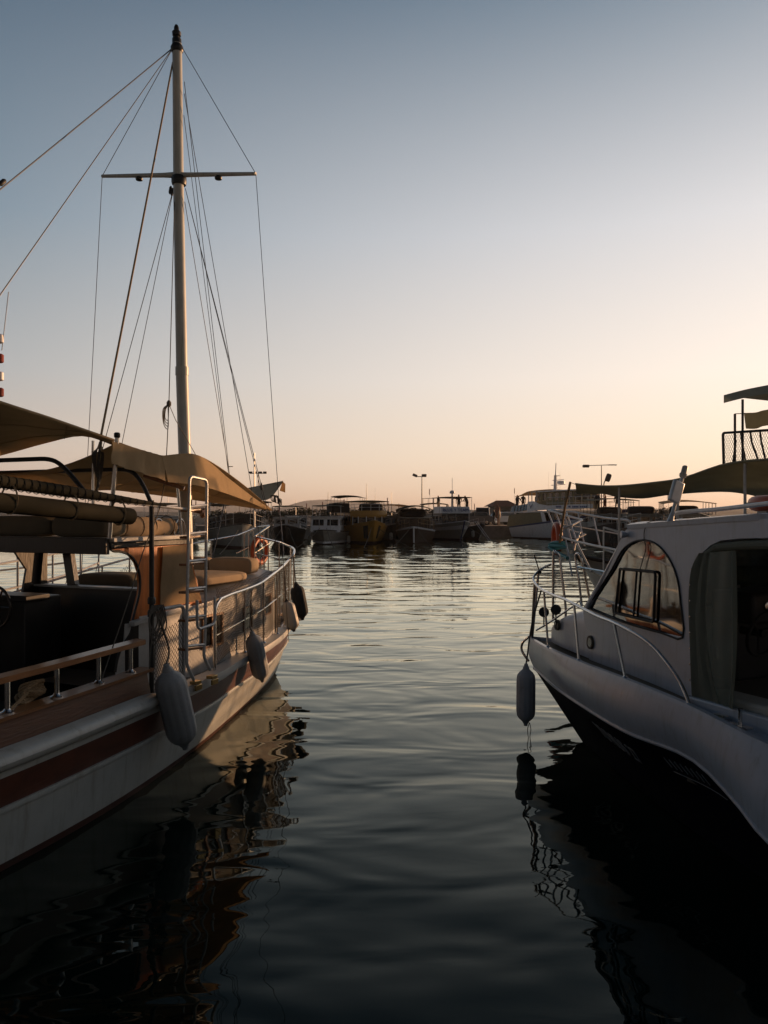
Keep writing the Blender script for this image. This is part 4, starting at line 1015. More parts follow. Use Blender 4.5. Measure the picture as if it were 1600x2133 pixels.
m = MB(); a = B.pY(1113,1155,8.6); b = B.pY(1124,1192,8.6); m.tube([a, b], .007, 6); m.lathe([(.02,0),(.024,.02),(.02,.04)], b - V(0,0,.02), n=8); m.build('whip_aerial', M['dkmetal'], CR)
# bow fittings
m = MB(); m.tube(smooth_line([V(-.0,.0,.93), V(-.02,.09,.85), V(-.02,.10,.76), V(.0,.0,.66)], 4), .014, 8); m.build('bow_roller', M['steel'], CR)
for q, Y in (((1133,1275), 8.2), ((1158,1270), 8.1)):
    c = B.pY(q[0], q[1], Y); m = MB(); m.lathe([(.01,-.02),(.05,-.015),(.056,0),(.05,.015),(.01,.02)], c, (-.6,-.7,.2), 18); m.tube([c, c - V(0,0,.16)], .008, 6); m.build('bow_lamp', M['dkmetal'], CR)
m = MB(); m.tube(smooth_line([B.pY(1117,1313,8.1), B.pY(1150,1293,7.9), B.pY(1195,1262,7.6)], 4), .010, 8); m.tube([B.pY(1195,1262,7.6), B.pY(1207,1252,7.55), B.pY(1212,1263,7.5)], .008, 6); m.build('grab_rail', M['steel'], CR)
c = ptB(1489); m = MB(); m.lathe([(.055,0),(.055,.006),(.03,.012),(.03,.012)], c + V(.04,0,0), n=18); m.build('deck_filler', M['steel'], CR)
c = ptB(1530); m = MB(); m.box(c + V(.05,0,.0), (.06,.15,.012)); m.lathe([(.014,0),(.012,.09),(.018,.11)], c + V(.05,0,0), n=10); m.build('mooring_post', M['steel'], CR)
# roof rail, light mast
m = MB(); yr = [cb(1376,1092), cb(1379,1078), cb(1393,1068), cb(1470,1061), cb(1540,1053), cb(1640,1041)]
m.tube(smooth_line([p + V(.10,0,0) for p in yr], 5), .015, 10); m.build('roof_rail', M['steelw'], CR)
m = MB(); m.tube([V(p.x*-1 - .10, p.y, p.z) for p in smooth_line(yr, 5)], .015, 10); m.build('roof_rail', M['steelw'], CR)
yb = cb(1390,1092).y
lb0, lb1 = B.py(1394,1094,yb+.0), B.py(1420,1000,yb)
lm = thing('light_mast', None, None, parent=CR)
d_ = (lb1-lb0).normalized()
m = MB(); m.tube([lb0, lb1 + d_*.03], .014, 10); m.lathe([(.03,0),(.022,.05),(.015,.10)], lb0 - d_*.0, d_, 12); m.build('pole', M['steelw'], lm)
m = MB(); q0, q1 = B.py(1399,1046,yb), B.py(1411,1003,yb); m.beam(q0 + V(-.012,-.03,0), q1 + V(-.012,-.03,0), .10, .035, up=(0,1,0)); m.build('light_panel', M['steelw'], lm, bevel=.01)
m = MB(); m.lathe([(.018,0),(.026,.01),(.028,.03),(.022,.035),(.022,.085),(.015,.095)], lb1 + d_*.02, d_, 14); m.build('anchor_light', M['fendw'], lm)
m = MB(); m.tube(smooth_line([cb(1420,1096) + V(.1,0,.04), cb(1352,1094) + V(.02,0,.03), cb(1345,1104) + nrm*.008, cb(1344,1124) + nrm*.008, cb(1348,1142) + nrm*.010, cb(1341,1168) + nrm*.010, cb(1336,1187) + nrm*.012], 5), .0035, 5); m.build('cable', M['black'], CR)
# lifebuoy lying on the roof
lb = MB(); lb.tube([V(.30*math.cos(a), .30*math.sin(a), 0) for a in [2*math.pi*k/36 for k in range(36)]], .052, 12, closed=True)
LB2 = lb.build('lifebuoy', M['orange'], None); LB2.location = B.wld((-.42,-3.68,2.375)); LB2.rotation_euler = (0,0,.4); tag(LB2, 'orange lifebuoy lying flat on the roof of the white cabin cruiser', 'lifebuoy')
m = MB(); m.tube([V(.365*math.cos(a), .365*math.sin(a), .0) for a in [2*math.pi*k/36 for k in range(36)]], .006, 5, closed=True); m.build('grab_line', M['rope'], LB2)
# name on the dark hull
M['letters'] = mat('grey_hull_lettering', (.22,.23,.24), .5, var=.25)
def text_on_hull(txt, size, t0, u0, name, ext=.003):
    tm = text_mesh(txt, size, M['letters'], name, CR, Matrix.Identity(4), ext)
    for v in tm.data.vertices:
        t = t0 + v.co.x/5.9; u = u0 - v.co.y/.62
        p = HB(t, u); a = HB(t+.01, u) - HB(t-.01, u); b = HB(t, u+.02) - HB(t, u-.02); n = a.cross(b).normalized()
        if n.x < 0: n = -n
        q = p + n*(.006 + v.co.z); v.co = V(-q.x, q.y, q.z)
    return tm
text_on_hull('YUNUS 27', .155, .235, .42, 'hull_name')
for k in range(8):
    m = MB(); t = .385 + k*.0085
    m.tube([V(-(HB(t, .16).x+.006), HB(t, .16).y, HB(t, .16).z), V(-(HB(t, .26).x+.006), HB(t, .26).y, HB(t, .26).z)], .004, 5); m.build('vent_slat', M['letters'], CR)
m = MB(); m.tube([V(-(HB(t, .31).x+.004), HB(t, .31).y, HB(t, .31).z) for t in [.38+.012*i for i in range(8)]], .003, 5); m.build('vent_trim', M['letters'], CR)
fender('pale ribbed fender hanging at the bow of the white cabin cruiser', B, B.pY(1096,1382,7.9), B.pY(1095,1512,7.9), .096, 'fendb', 'fendb', [B.pY(1098,1370,8.0), B.pY(1108,1300,8.2), gptB(1128,1228)], None)
m = MB(); a = W(1103,1505,7.9); m.tube(smooth_line([a, W(1106,1520,7.9), W(1104,1535,7.9), WZ(1107,1556)], 4), .004, 5); m.tube(smooth_line([a, W(1099,1520,7.9), W(1101,1540,7.9), WZ(1103,1558)], 4), .004, 5)
o = m.build('trailing_line', M['rope'], None); rebase(o, a); tag(o, 'thin line trailing from the cruiser fender into the water', 'rope')
# ================================================================== neighbours and the far side of the harbour
M['greyhull'] = mat('dull_grey_hull', (.33,.33,.31), .45, var=.15, dirt=((.07,.06,.05), .6, 3), streak=(2, 2, .4))
M['darkhull'] = mat('dark_hull_paint', (.035,.035,.035), .45, var=.2, dirt=((.09,.08,.07), .4, 3), streak=(2, 2, .4))
M['brownhull'] = mat('brown_wood_hull', (.07,.045,.03), .5, var=.25, dirt=((.02,.015,.01), .5, 3), streak=(1, .4, 2))
M['yellow'] = mat('yellow_hull_paint', (.38,.20,.028), .45, var=.12, dirt=((.16,.09,.03), .5, 2.5), streak=(2, 2, .5))
M['whpaint'] = mat('white_boat_paint', (.72,.73,.76), .45, var=.08, dirt=((.24,.21,.18), .5, 2), streak=(3, 3, .5))
M['bluetxt'] = mat('blue_lettering', (.02,.06,.22), .5, var=.1)
M['bluest'] = mat('blue_gunwale_stripe', (.03,.05,.16), .5, var=.1)
M['curtdk'] = canvas('dull_yellow_side_curtain', (.32,.29,.19), .2)
M['tarp'] = canvas('dark_tarpaulin', (.03,.03,.03), .03)
M['turq'] = mat('turquoise_hose', (.05,.22,.24), .5, var=.1)
M['concrete'] = mat('quay_concrete', (.22,.20,.18), .85, var=.2, scale=1.5, bump=.3, bscale=8, dirt=((.05,.05,.045), .7, .8))
M['leaf'] = mat('dark_foliage', (.035,.045,.025), .8, var=.4, scale=1.2)
M['bark'] = mat('bark', (.07,.05,.035), .9, var=.3)
M['roof'] = mat('brown_roof_tiles', (.22,.09,.05), .8, var=.3, scale=5)
M['cloth1'] = mat('dark_clothing', (.03,.03,.035), .9, var=.3)
M['cloth2'] = mat('pale_clothing', (.45,.36,.28), .9, var=.2)
M['redcl'] = mat('red_cloth', (.20,.03,.02), .8, var=.2)
M['skin'] = mat('skin', (.35,.20,.13), .6, var=.1)
M['lampm'] = mat('lamp_post_paint', (.06,.06,.06), .5, metal=.4, var=.2)

def loft_hull(name, mk, par, L_, beam, zb, zm, rake=1.0, bm=.42, mats2=None, band=None, tr=.75, fullness=.55, n=22, sh=.45):
    """hull with the bow at y=0, running to y=-L"""
    mb = MB(); zl = [-.4, 0, .12, .13, .35, .6, .8, .92, 1.0]
    def S(t, k):
        zt = lerp(zb, zm, min(1, t/sh)**.7); z = zt*k if k > 0 else k
        s0 = rake*(1 - max(k, 0)**.9)
        s = s0 + (L_-s0)*t; q = min(1, t/bm)
        w = beam/2*(q**fullness if k >= .99 else lerp(q**(fullness+.35), q**fullness, max(0, k)**.8))
        if t > bm: w *= lerp(1, tr, ((t-bm)/(1-bm))**2)
        w *= lerp(.78, 1, max(0, k)**.6) if k > 0 else .78*(1+k*.6)
        return V(w, -s, z)
    T_ = [(i/n)**1.4 for i in range(n+1)]
    for k in range(len(zl)-1):
        mb.mi(2 if zl[k+1] <= .125 else (1 if (band and zl[k] >= band[0] and zl[k+1] <= band[1]) else 0))
        for sx in (1, -1): mb.grid([[V(S(t, z).x*sx, S(t, z).y, S(t, z).z) for z in (zl[k], zl[k+1])] for t in T_])
    mb.mi(0); e = [S(1, z) for z in zl]; mb.add(e + [V(-p.x, p.y, p.z) for p in e], [(i, i+1, len(e)+i+1, len(e)+i) for i in range(len(e)-1)])
    mb.build(name, [M[mk], M[(mats2 or mk)], M['boot']], par, recalc=False)
    m = MB(); m.grid([[V(x*S(t, .9).x*.97, S(t, .9).y - .05, S(t, .86).z) for x in (-1, -.5, 0, .5, 1)] for t in T_]); m.build('deck', M['deck'], par)
    m = MB()
    for sx in (1, -1): m.tube([V(S(t, 1).x*sx, S(t, 1).y, S(t, 1).z) for t in T_], .035, 6)
    m.build('gunwale', M[(mats2 or mk)] if mats2 else M['wooddk'], par)
    return S
def rails(par, S, ta, tb, h, n, mk='steelw', both=True, r=.016):
    for sx in ((1, -1) if both else (1,)):
        m = MB()
        for hh in (h, h*.55): m.tube([V(S(lerp(ta, tb, i/10), 1).x*sx*.96, S(lerp(ta, tb, i/10), 1).y, S(lerp(ta, tb, i/10), 1).z + hh) for i in range(11)], r, 5)
        for i in range(n+1):
            p = S(lerp(ta, tb, i/n), 1); m.tube([V(p.x*sx*.96, p.y, p.z - .05), V(p.x*sx*.96, p.y, p.z + h)], r*.9, 5)
        m.build('rail', M[mk], par)
def cabinbox(par, x0, x1, y0, y1, z0, z1, mk, wins=5, wz=(.45,.85), front=3, rooft=.06, over=.15, rake=.0, roofm=None, name='cabin'):
    """y0 front (near the bow), y1 aft"""
    m = MB(); m.prism([V(x0,y0+rake,z0), V(x1,y0+rake,z0), V(x1,y1,z0), V(x0,y1,z0)], .001, off=(0,0,.01))
    m.add([V(x,y,z) for (y, yy) in ((y0, y0+rake), (y1, y1)) for (z, y) in ((z0, yy), (z1, y)) for x in (x0, x1)], [(0,1,3,2),(4,6,7,5),(0,2,6,4),(1,5,7,3),(2,3,7,6)])
    c = m.build(name, M[mk], par, smooth=False)
    za, zb_ = lerp(z0, z1, wz[0]), lerp(z0, z1, wz[1])
    for i in range(front):
        a, b = lerp(x0, x1, (i+.12)/front), lerp(x0, x1, (i+.88)/front)
        ya = lerp(y0+rake, y0, wz[0]); yb = lerp(y0+rake, y0, wz[1]); g = MB(); g.prism([V(a,ya,za), V(b,ya,za), V(b,yb,zb_), V(a,yb,zb_)], .01, off=(0,.012,0)); g.build('window', M['glasso'], c, smooth=False)
    for sx, xx in ((-1, x0), (1, x1)):
        for i in range(wins):
            a, b = lerp(y0, y1, (i+.2)/wins), lerp(y0, y1, (i+.8)/wins); g = MB(); g.prism([V(xx,a,za), V(xx,b,za), V(xx,b,zb_), V(xx,a,zb_)], .01, off=(.012*sx,0,0)); g.build('window', M['glasso'], c, smooth=False)
    if rooft:
        r = MB(); r.grid([[V(lerp(x0-over, x1+over, k/6), y, z1 + rooft + .05*(1-(k/3-1)**2)) for k in range(7)] for y in (y0+over*1.5, y1-over)]); r.box(((x0+x1)/2, (y0+y1)/2+over*.25, z1+rooft/2), (x1-x0+2*over, y0-y1+2.5*over, rooft)); r.build('cabin_roof', M[roofm or mk], par, smooth=False)
    return c
def canopy(par, x, y0, y1, z, mk, dz=.12, zd=1.2, npost=3, edge=0.0, pm='steelw', tilt=0.0):
    m = MB(); rows = []
    for i in range(11):
        y = lerp(y0, y1, i/10); rows.append([V(lerp(-x, x, k/8), y, z + tilt*i/10 + dz*(1-(k/4-1)**2) - .04*abs(math.sin(i*math.pi/ (10/npost)))) for k in range(9)])
    m.sheet(rows, .02); m.build('canopy', M[mk], par)
    if edge:
        for sx in (1, -1):
            m = MB(); m.sheet([[V(sx*x, lerp(y0, y1, i/10), z + tilt*i/10 - .0 - j*edge/2 + (.02*math.sin(i*2) if j else 0)) for j in range(3)] for i in range(11)], .012); m.build('canopy_valance', M[mk], par)
    for i in range(npost+1):
        for sx in (1, -1):
            y = lerp(y0, y1, i/npost)*.98; mm = MB(); mm.tube([V(sx*x*.96, y, zd), V(sx*x*.96, y, z+tilt*i/npost)], .022, 5); mm.build('canopy_post', M[pm], par)
def body_person(name, label, loc, rz, pose='stand', mk='cloth1', h=1.72, group=None):
    k = h/1.72
    P = {'pel':(0,0,.93),'wst':(0,0,1.08),'chs':(0,.01,1.30),'nck':(0,.01,1.48),'hd1':(0,.02,1.56),'hd2':(0,.03,1.68),
         'lh':(-.09,0,.88),'lk':(-.10,.02,.48),'la':(-.11,-.01,.08),'lt':(-.12,.12,.03),'rh':(.09,0,.88),'rk':(.11,.03,.48),'ra':(.13,0,.08),'rt':(.14,.13,.03),
         'ls':(-.18,0,1.40),'le':(-.24,-.02,1.13),'lw':(-.22,.10,.90),'lf':(-.21,.14,.82),'rs':(.18,0,1.40),'re':(.25,-.02,1.13),'rw':(.18,.14,.96),'rf':(.15,.2,.92)}
    if pose == 'walk': P.update({'lk':(-.09,.16,.50),'la':(-.10,.10,.10),'lt':(-.1,.22,.06),'ra':(.10,-.25,.12),'rk':(.10,-.05,.5),'rt':(.10,-.14,.04)})
    if pose == 'lean': P.update({'nck':(0,.16,1.42),'hd1':(0,.2,1.49),'hd2':(0,.25,1.60),'chs':(0,.1,1.26),'ls':(-.18,.14,1.34),'rs':(.18,.14,1.34),'le':(-.22,.26,1.12),'lw':(-.16,.42,1.08),'lf':(-.14,.48,1.07),'re':(.22,.26,1.12),'rw':(.16,.42,1.08),'rf':(.14,.48,1.07)})
    E = [('pel','wst'),('wst','chs'),('chs','nck'),('nck','hd1'),('hd1','hd2'),('pel','lh'),('lh','lk'),('lk','la'),('la','lt'),('pel','rh'),('rh','rk'),('rk','ra'),('ra','rt'),('chs','ls'),('ls','le'),('le','lw'),('lw','lf'),('chs','rs'),('rs','re'),('re','rw'),('rw','rf')]
    rad = {'pel':.15,'wst':.13,'chs':.16,'nck':.06,'hd1':.085,'hd2':.09,'lh':.10,'rh':.10,'lk':.06,'rk':.06,'la':.042,'ra':.042,'lt':.035,'rt':.035,'ls':.065,'rs':.065,'le':.045,'re':.045,'lw':.032,'rw':.032,'lf':.035,'rf':.035}
    ks = list(P); me = bpy.data.meshes.new(name); me.from_pydata([tuple(c*k for c in P[q]) for q in ks], [(ks.index(a), ks.index(b)) for a, b in E], [])
    o = bpy.data.objects.new(name, me); COL.objects.link(o); sk = o.modifiers.new('skin', 'SKIN'); o.modifiers.new('sub', 'SUBSURF').render_levels = 1; o.modifiers['sub'].levels = 1
    for i, q in enumerate(ks): me.skin_vertices[0].data[i].radius = (rad[q]*k, rad[q]*k*.85)
    me.skin_vertices[0].data[0].use_root = True
    dg = bpy.context.evaluated_depsgraph_get(); me2 = bpy.data.meshes.new_from_object(o.evaluated_get(dg)); o.modifiers.clear(); o.data = me2
    me2.materials.clear(); me2.materials.append(M[mk]); me2.materials.append(M['skin']); 
    for p in me2.polygons: p.use_smooth = True; p.material_index = 1 if p.center.z > 1.50*k else 0
    o.location = loc; o.rotation_euler = (0,0,rz); return tag(o, label, 'person', group)
def stick_mast(par, base, h, r=.03, mk='steelw', name='mast'):
    m = MB(); m.tube([base, Vector(base)+V(0,0,h)], r, 6, r2=r*.6); return m.build(name, M[mk], par)
def flag(par, base, h=.9, mk='redcl'):
    b = Vector(base); m = MB(); m.mi(0); m.tube([b, b + V(0,0,h)], .012, 5); m.mi(1)
    m.sheet([[b + V(.02 + .05*math.sin(i), .08*i/3 - .02, h - .02 - .10*j - .03*i) for j in range(6)] for i in range(4)], .01); m.build('flag', [M['steelw'], M[mk]], par)

# ---- neighbour on the left of the motor sailer
nfo = A.o + A.R*(-3.5) + A.F*(.2); NA = Frame(nfo.x, nfo.y, 22)
n1 = thing('neighbouring_boat', 'grey boat with rails and signal mast, half hidden behind the wooden motor sailer', 'boat', NA)
S1 = loft_hull('hull', 'greyhull', n1, 10.5, 3.0, 1.15, .85); rails(n1, S1, .02, .9, .75, 12)
cabinbox(n1, -.95, .95, -3.2, -7.2, .8, 1.75, 'greyhull', 5)
m = MB(); m.tube([V(.6,-6.6,1.8), NA.pY(-1,700,8.6)], .022, 6); sm = m.build('signal_mast', M['whpaint'], n1)
c0 = NA.pY(-1,700,8.6)
for k, mk in ((0,'whpaint'),(.22,'redcl'),(.42,'whpaint'),(.60,'redcl')):
    m = MB(); m.lathe([(.03,0),(.045,.01),(.045,.09),(.03,.10)], c0 - V(0,0,k+.08), n=12); m.build('signal_lamp', M[mk], sm)
m = MB(); m.tube([NA.pY(4,730,8.6), NA.pY(18,608,8.6)], .005, 5); m.build('whip_aerial', M['whpaint'], sm)
for yy in (-1.6,-3.4): stick_mast(n1, (-.9, yy, .9), 1.3, .02, 'steelw', 'awning_pole')

# ---- boat with the high pulpit behind the cruiser
C = Frame(2.97 + .25, 13.0 - .35, -25)
rb = thing('fishing_boat', 'grey boat with tall white pulpit rails and sagging olive awning, beyond the white cruiser', 'boat', C)
S2 = loft_hull('hull', 'greyhull', rb, 9.5, 2.9, 1.62, 1.15, rake=1.5, fullness=.7)
def rbp(l): return [C.pY(a, b, Y) for a, b, Y in l]
up = rbp([(1313,1098,12.2),(1313,1084,12.2),(1260,1079,13.0),(1200,1068,13.8),(1140,1062,14.3),(1175,1073,13.7),(1215,1083,13.1),(1187,1096,12.7),(1168,1103,12.75),(1163,1112,12.7),(1172,1120,12.5),(1205,1129,11.9),(1240,1137,11.3),(1290,1147,10.6)])
m = MB(); m.tube(fillet(up, .10, 4), .018, 8); m.build('pulpit_rail', M['steelw'], rb)
m = MB(); m.tube(rbp([(1330,1120,12.0),(1250,1105,13.1),(1148,1088,14.2),(1195,1106,13.4),(1220,1113,13.0),(1200,1123,12.8)]), .013, 6); m.build('pulpit_rail', M['steelw'], rb)
for l in ([(1140,1062,14.3),(1160,1113,13.6)],[(1158,1067,14.0),(1172,1108,13.4)],[(1176,1073,13.7),(1192,1132,13.0)],[(1204,1068,13.7),(1218,1138,12.9)],[(1236,1076,13.3),(1250,1138,12.6)],[(1178,1122,12.4),(1192,1200,11.9)],[(1200,1128,12.0),(1232,1190,11.5)],[(1180,1068,13.8),(1210,1150,12.5)],[(1200,1123,12.8),(1195,1150,12.6)],[(1210,1106,13.1),(1196,1140,12.7)]):
    m = MB(); m.tube(rbp(l), .014, 6); m.build('pulpit_stanchion', M['steelw'], rb)
m = MB(); m.beam(C.pY(1165,1150,13.3), C.pY(1215,1150,12.2), .35, .06); m.build('bowsprit_platform', M['greyhull'], rb)
cabinbox(rb, -.9, .9, -2.6, -5.6, 1.15, 2.0, 'greyhull', 4)
cabinbox(rb, -.95, .95, -5.7, -8.4, 1.1, 2.55, 'darkhull', 3, name='wheelhouse')
# awning with sag
ta = [(1199,1008),(1225,1011),(1255,1013),(1300,1012),(1360,1006),(1420,997),(1500,970),(1560,960),(1600,957),(1700,945)]
tb = [(1203,1029),(1225,1027),(1255,1028),(1290,1035),(1340,1038),(1400,1030),(1500,1024),(1560,1030),(1600,1040),(1700,1050)]
ea = [C.px(a, b, -1.25) for a, b in ta]; eb = [C.px(a, b, .0) for a, b in tb]
m = MB(); m.sheet(ruled(ea, eb, 10, .02, .005, 36), .008); m.tube(smooth_line(ea, 3), .014, 6); m.build('awning', M['canvas2'], rb)
m = MB(); m.tube([C.pY(1188,1005,11.8), C.pY(1176,1060,12.2), C.pY(1166,1130,12.5)], .020, 7); m.tube([C.pY(1188,1005,11.8), C.px(1199,1009,-1.25)], .004, 4); m.build('awning_pole', M['ropel'], rb)
for q in ((1290,1012),(1412,998),(1552,962)):
    p = C.px(q[0], q[1], -1.2); m = MB(); m.tube([V(p.x, p.y, 1.15), p], .016, 6); m.build('awning_pole', M['steelw'], rb)
def netS(u, w): t = lerp(.16, .42, u); p = S2(t, 1); return V(-p.x*.96, p.y, p.z + w*.62)
m = MB(); net(m, netS, 26, 8, .005); m.build('safety_net', M['net'], rb)
rails(rb, S2, .14, .9, .70, 9, 'steelw')
c = C.pY(1160,1122,12.9); lb = MB(); lb.tube([V(.0, .23*math.cos(a), .23*math.sin(a)) for a in [2*math.pi*k/24 for k in range(24)]], .055, 10, closed=True)
o = lb.build('lifebuoy', M['orange'], None); o.location = C.wld(c); o.rotation_euler = (0,0,R(-2)); tag(o, 'orange lifebuoy seen edge on, hanging at the high pulpit beyond the cruiser bow', 'lifebuoy')
m = MB(); hp = [(1184,1135,12.3),(1165,1138,12.5),(1148,1137,12.7),(1146,1142,12.7),(1160,1150,12.5),(1178,1160,12.2),(1182,1163,12.1)]
m.tube(smooth_line([W(a, b, Y) for a, b, Y in [(1178,1131,12.4),(1155,1130,12.7),(1145,1136,12.8),(1160,1142,12.6),(1180,1139,12.3)] + hp[2:]], 4), .028, 8)
o = m.build('coiled_hose', M['turq'], None); rebase(o, W(1160,1140,12.6)); tag(o, 'turquoise hose coiled over the bow below the orange lifebuoy at right', 'hose')
# double-deck boat at the right edge
D = Frame(7.11, 18.91, -25)
dd = thing('excursion_boat', 'double deck boat at right edge with netted upper rail and pale canopies against the sky', 'boat', D)
S3 = loft_hull('hull', 'darkhull', dd, 12.5, 3.3, 1.5, 1.1, rake=1.2)
rails(dd, S3, .05, .9, .8, 10)
cabinbox(dd, -1.35, 1.35, -3.5, -10.0, 1.1, 3.0, 'greyhull', 6, rooft=0)
m = MB(); m.box((0,-6.9,3.12), (3.5,7.6,.14)); m.build('upper_deck', M['greyhull'], dd, bevel=.02)
XD = -1.62
def dp_(a, b): return D.px(a, b, XD)
yf_ = dp_(1508,962).y
tr_ = [V(XD, yf_, 3.2), dp_(1506,902), dp_(1600,896), dp_(1720,888)]
m = MB(); m.tube(fillet(tr_, .05, 3), .028, 6); m.build('upper_rail', M['dkmetal'], dd)
for a, b, c_ in ((1530,899,1525),(1543,898,1556),(1563,897,1585),(1583,896,1598),(1610,895,1625)):
    p = dp_(a, b); q = dp_(c_, 955); m = MB(); m.tube([p, V(XD, p.y-.03, p.z-.22), V(XD-.0, q.y, 3.2)], .020, 5); m.build('upper_stanchion', M['dkmetal'], dd)
def netT(u, w): return V(XD, lerp(yf_-.02, dp_(1660,950).y, u), lerp(3.22, dp_(1520,905).z, w))
m = MB(); net(m, netT, 30, 7, .0035); m.build('rail_netting', M['net'], dd)
for (pp, xx, zz) in (((1531,862), XD, 3.2), ((1547,832), XD, 3.2), ((1640,835), XD, 3.2)):
    p = dp_(*pp); m = MB(); m.tube([V(p.x, p.y, zz), p], .024, 6); m.build('canopy_post', M['dkmetal'], dd)
ea = [dp_(1508,824), dp_(1550,813), dp_(1600,803), dp_(1700,785)]; eb = [D.px(a, b, XD+.1) for a, b in ((1508,838),(1550,830),(1600,822),(1700,806))]
eb = [V(1.5, p.y, p.z+.12) for p in eb]
m = MB(); m.sheet(ruled(ea, eb, 6, .0, .003, 12), .02); m.build('canopy', M['canvas3'], dd)
m = MB(); ed = [V(p.x, p.y, p.z-.15) for p in ea]; m.sheet(ruled(ea, ed, 3, .0, .03, 12), .01); m.build('canopy_valance', M['canvas3'], dd)
m = MB(); m.sheet(ruled([D.px(a, b, -1.3) for a, b in ((1550,860),(1575,859),(1600,853),(1700,840))], [D.px(a, b, -1.3) for a, b in ((1554,893),(1575,893),(1600,886),(1700,880))], 5, 0, .02, 12), .01); m.build('wind_screen', M['canvas2'], dd)
m = MB(); m.tube([dp_(1531,862), D.px(1552,861,-1.3)], .008, 4); m.build('screen_line', M['rope'], dd)

# ---- far row: boats lying bow to the camera
def fframe(cx, Y, deg): return Frame((cx-HX)/CF*Y, Y, 180 - deg)
def far_lifebuoy(fr, p, label, rz=0):
    m = MB(); m.tube([V(.30*math.cos(a), 0, .30*math.sin(a)) for a in [2*math.pi*k/20 for k in range(20)]], .07, 7, closed=True); o = m.build('lifebuoy', M['fendw'], None); o.location = fr.wld(p); o.rotation_euler = (0,0,-fr.a); return tag(o, label, 'lifebuoy')
G_ = 'boats moored along the far quay'
# 0: dark tour boat, left
f0 = fframe(505, 50, 14); b0_ = thing('tour_boat', 'dark tour boat with long dark canopy seen under the motor sailer awning', 'boat', f0, group=G_)
S = loft_hull('hull', 'greyhull', b0_, 14, 4.2, 1.7, 1.2); rails(b0_, S, .04, .8, .8, 10)
cabinbox(b0_, -1.5, 1.5, -3.5, -11, 1.2, 2.3, 'darkhull', 6); canopy(b0_, 2.1, -1.5, -12, 3.15, 'tarp', .15, 2.3, 5, pm='steelw')
m = MB(); pts = [f0.pY(a, b, 50.5) for a, b in ((505,1020),(545,1012),(590,1003))]; pt2 = [f0.pY(a, b, 49.5) for a, b in ((520,1040),(550,1042),(566,1036))]
m.sheet(ruled(pts, pt2, 6, .02, .02, 12), .03); m.tube(pts, .05, 6); m.build('foredeck_canopy', M['canvas3'], b0_)
m = MB(); q = f0.pY(589,1003,50.5); m.sheet([[q.lerp(f0.pY(583,1022,50.2), j/3), f0.pY(594,1008+j*6,50.0)] for j in range(4)], .03); m.build('canopy_valance', M['canvas'], b0_)
m = MB(); m.tube([f0.pY(578,1004,50.4), f0.pY(592,1160,46)], .015, 4); m.build('forestay', M['wire'], b0_)
stick_mast(b0_, f0.pY(530,1100,51), 5.0, .06); flag(b0_, (1.5,-12,2.6))
# 1
f1 = fframe(594, 58, 4); b1_ = thing('tour_boat', 'small dark boat with white deckhouse, left of the grey cabin boat', 'boat', f1, group=G_)
S = loft_hull('hull', 'darkhull', b1_, 9, 2.9, 1.5, 1.1); cabinbox(b1_, -.95, .95, -1.8, -6.5, 1.2, 2.05, 'whpaint', 4, front=2); canopy(b1_, 1.1, -1.6, -7, 2.95, 'canvas2', .05, 2.0, 2, pm='dkmetal'); rails(b1_, S, .03, .5, .5, 5); flag(b1_, (.9,-7,2.2))
# 2
f2 = fframe(673, 57.5, -3); b2_ = thing('cabin_boat', 'grey and white cabin boat with white stripe at its waterline, left of the yellow boat', 'boat', f2, group=G_)
S = loft_hull('hull', 'greyhull', b2_, 9.5, 3.1, 1.15, .95, fullness=.45); cabinbox(b2_, -1.1, 1.1, -1.6, -6.5, .95, 2.1, 'whpaint', 4, front=2, rake=.5)
canopy(b2_, 1.15, -2.2, -7, 3.0, 'canvas3', .04, 2.1, 2); m = MB()
for sx in (1,-1): m.tube([V(sx*S(t,.12).x*1.03, S(t,.12).y + .15, .16) for t in [i/12*.5 for i in range(13)]], .09, 6)
m.build('white_boot_top', M['whpaint'], b2_)
stick_mast(b2_, (.0,-3,3.0), 1.1, .03); m = MB(); m.box((0,-3,3.45), (.5,.05,.05)); m.build('crosstree', M['steelw'], b2_)
for sx in (-.42,.42): stick_mast(b2_, (sx,-1.0,1.0), 1.5, .03, 'steelw', 'ladder_post')
flag(b2_, (-.9,-6.8,2.2), 1.4); flag(b2_, (.9,-6.8,2.2), 1.2)
far_lifebuoy(f2, (.55,-1.75,1.85), 'pale lifebuoy on the front of the grey and white cabin boat')
# 3 yellow
f3 = fframe(781, 58.5, 12); b3_ = thing('tour_boat', 'yellow boat with black bow patches and curved yellow wheelhouse', 'boat', f3, group=G_)
S = loft_hull('hull', 'yellow', b3_, 12, 4.1, 1.85, 1.25, rake=1.0, fullness=.62, band=(.8,1.0), mats2='yellow')
for sx in (1, -1):
    m = MB(); m.sheet([[V(sx*(S(t + .014*(1-k), k).x+.02), S(t + .014*(1-k), k).y+.01, S(t, k).z) for k in (.25,.45,.65,.85)] for t in (.035,.05,.065,.08)], .01); m.build('bow_patch', M['tarp'], b3_)
m = MB(); wy = -2.6
for (z0, z1, r0, r1, mt_) in ((1.35,2.15,1.35,1.32,0),(2.15,2.30,1.48,1.50,1),(2.30,2.62,1.52,1.45,1)):
    m.mi(mt_); m.grid([[V(r*math.cos(a), wy + .9*math.sin(a)*r/1.3, z) for (r, z) in ((r0, z0), (r1, z1))] for a in [math.pi*k/16 for k in range(17)]])
m.mi(1); m.add([V(1.45*math.cos(a), wy + .9*math.sin(a)*1.1, 2.62) for a in [math.pi*k/16 for k in range(17)]], [tuple(range(17))])
wh = m.build('wheelhouse', [M['yellow'], M['yellow']], b3_)
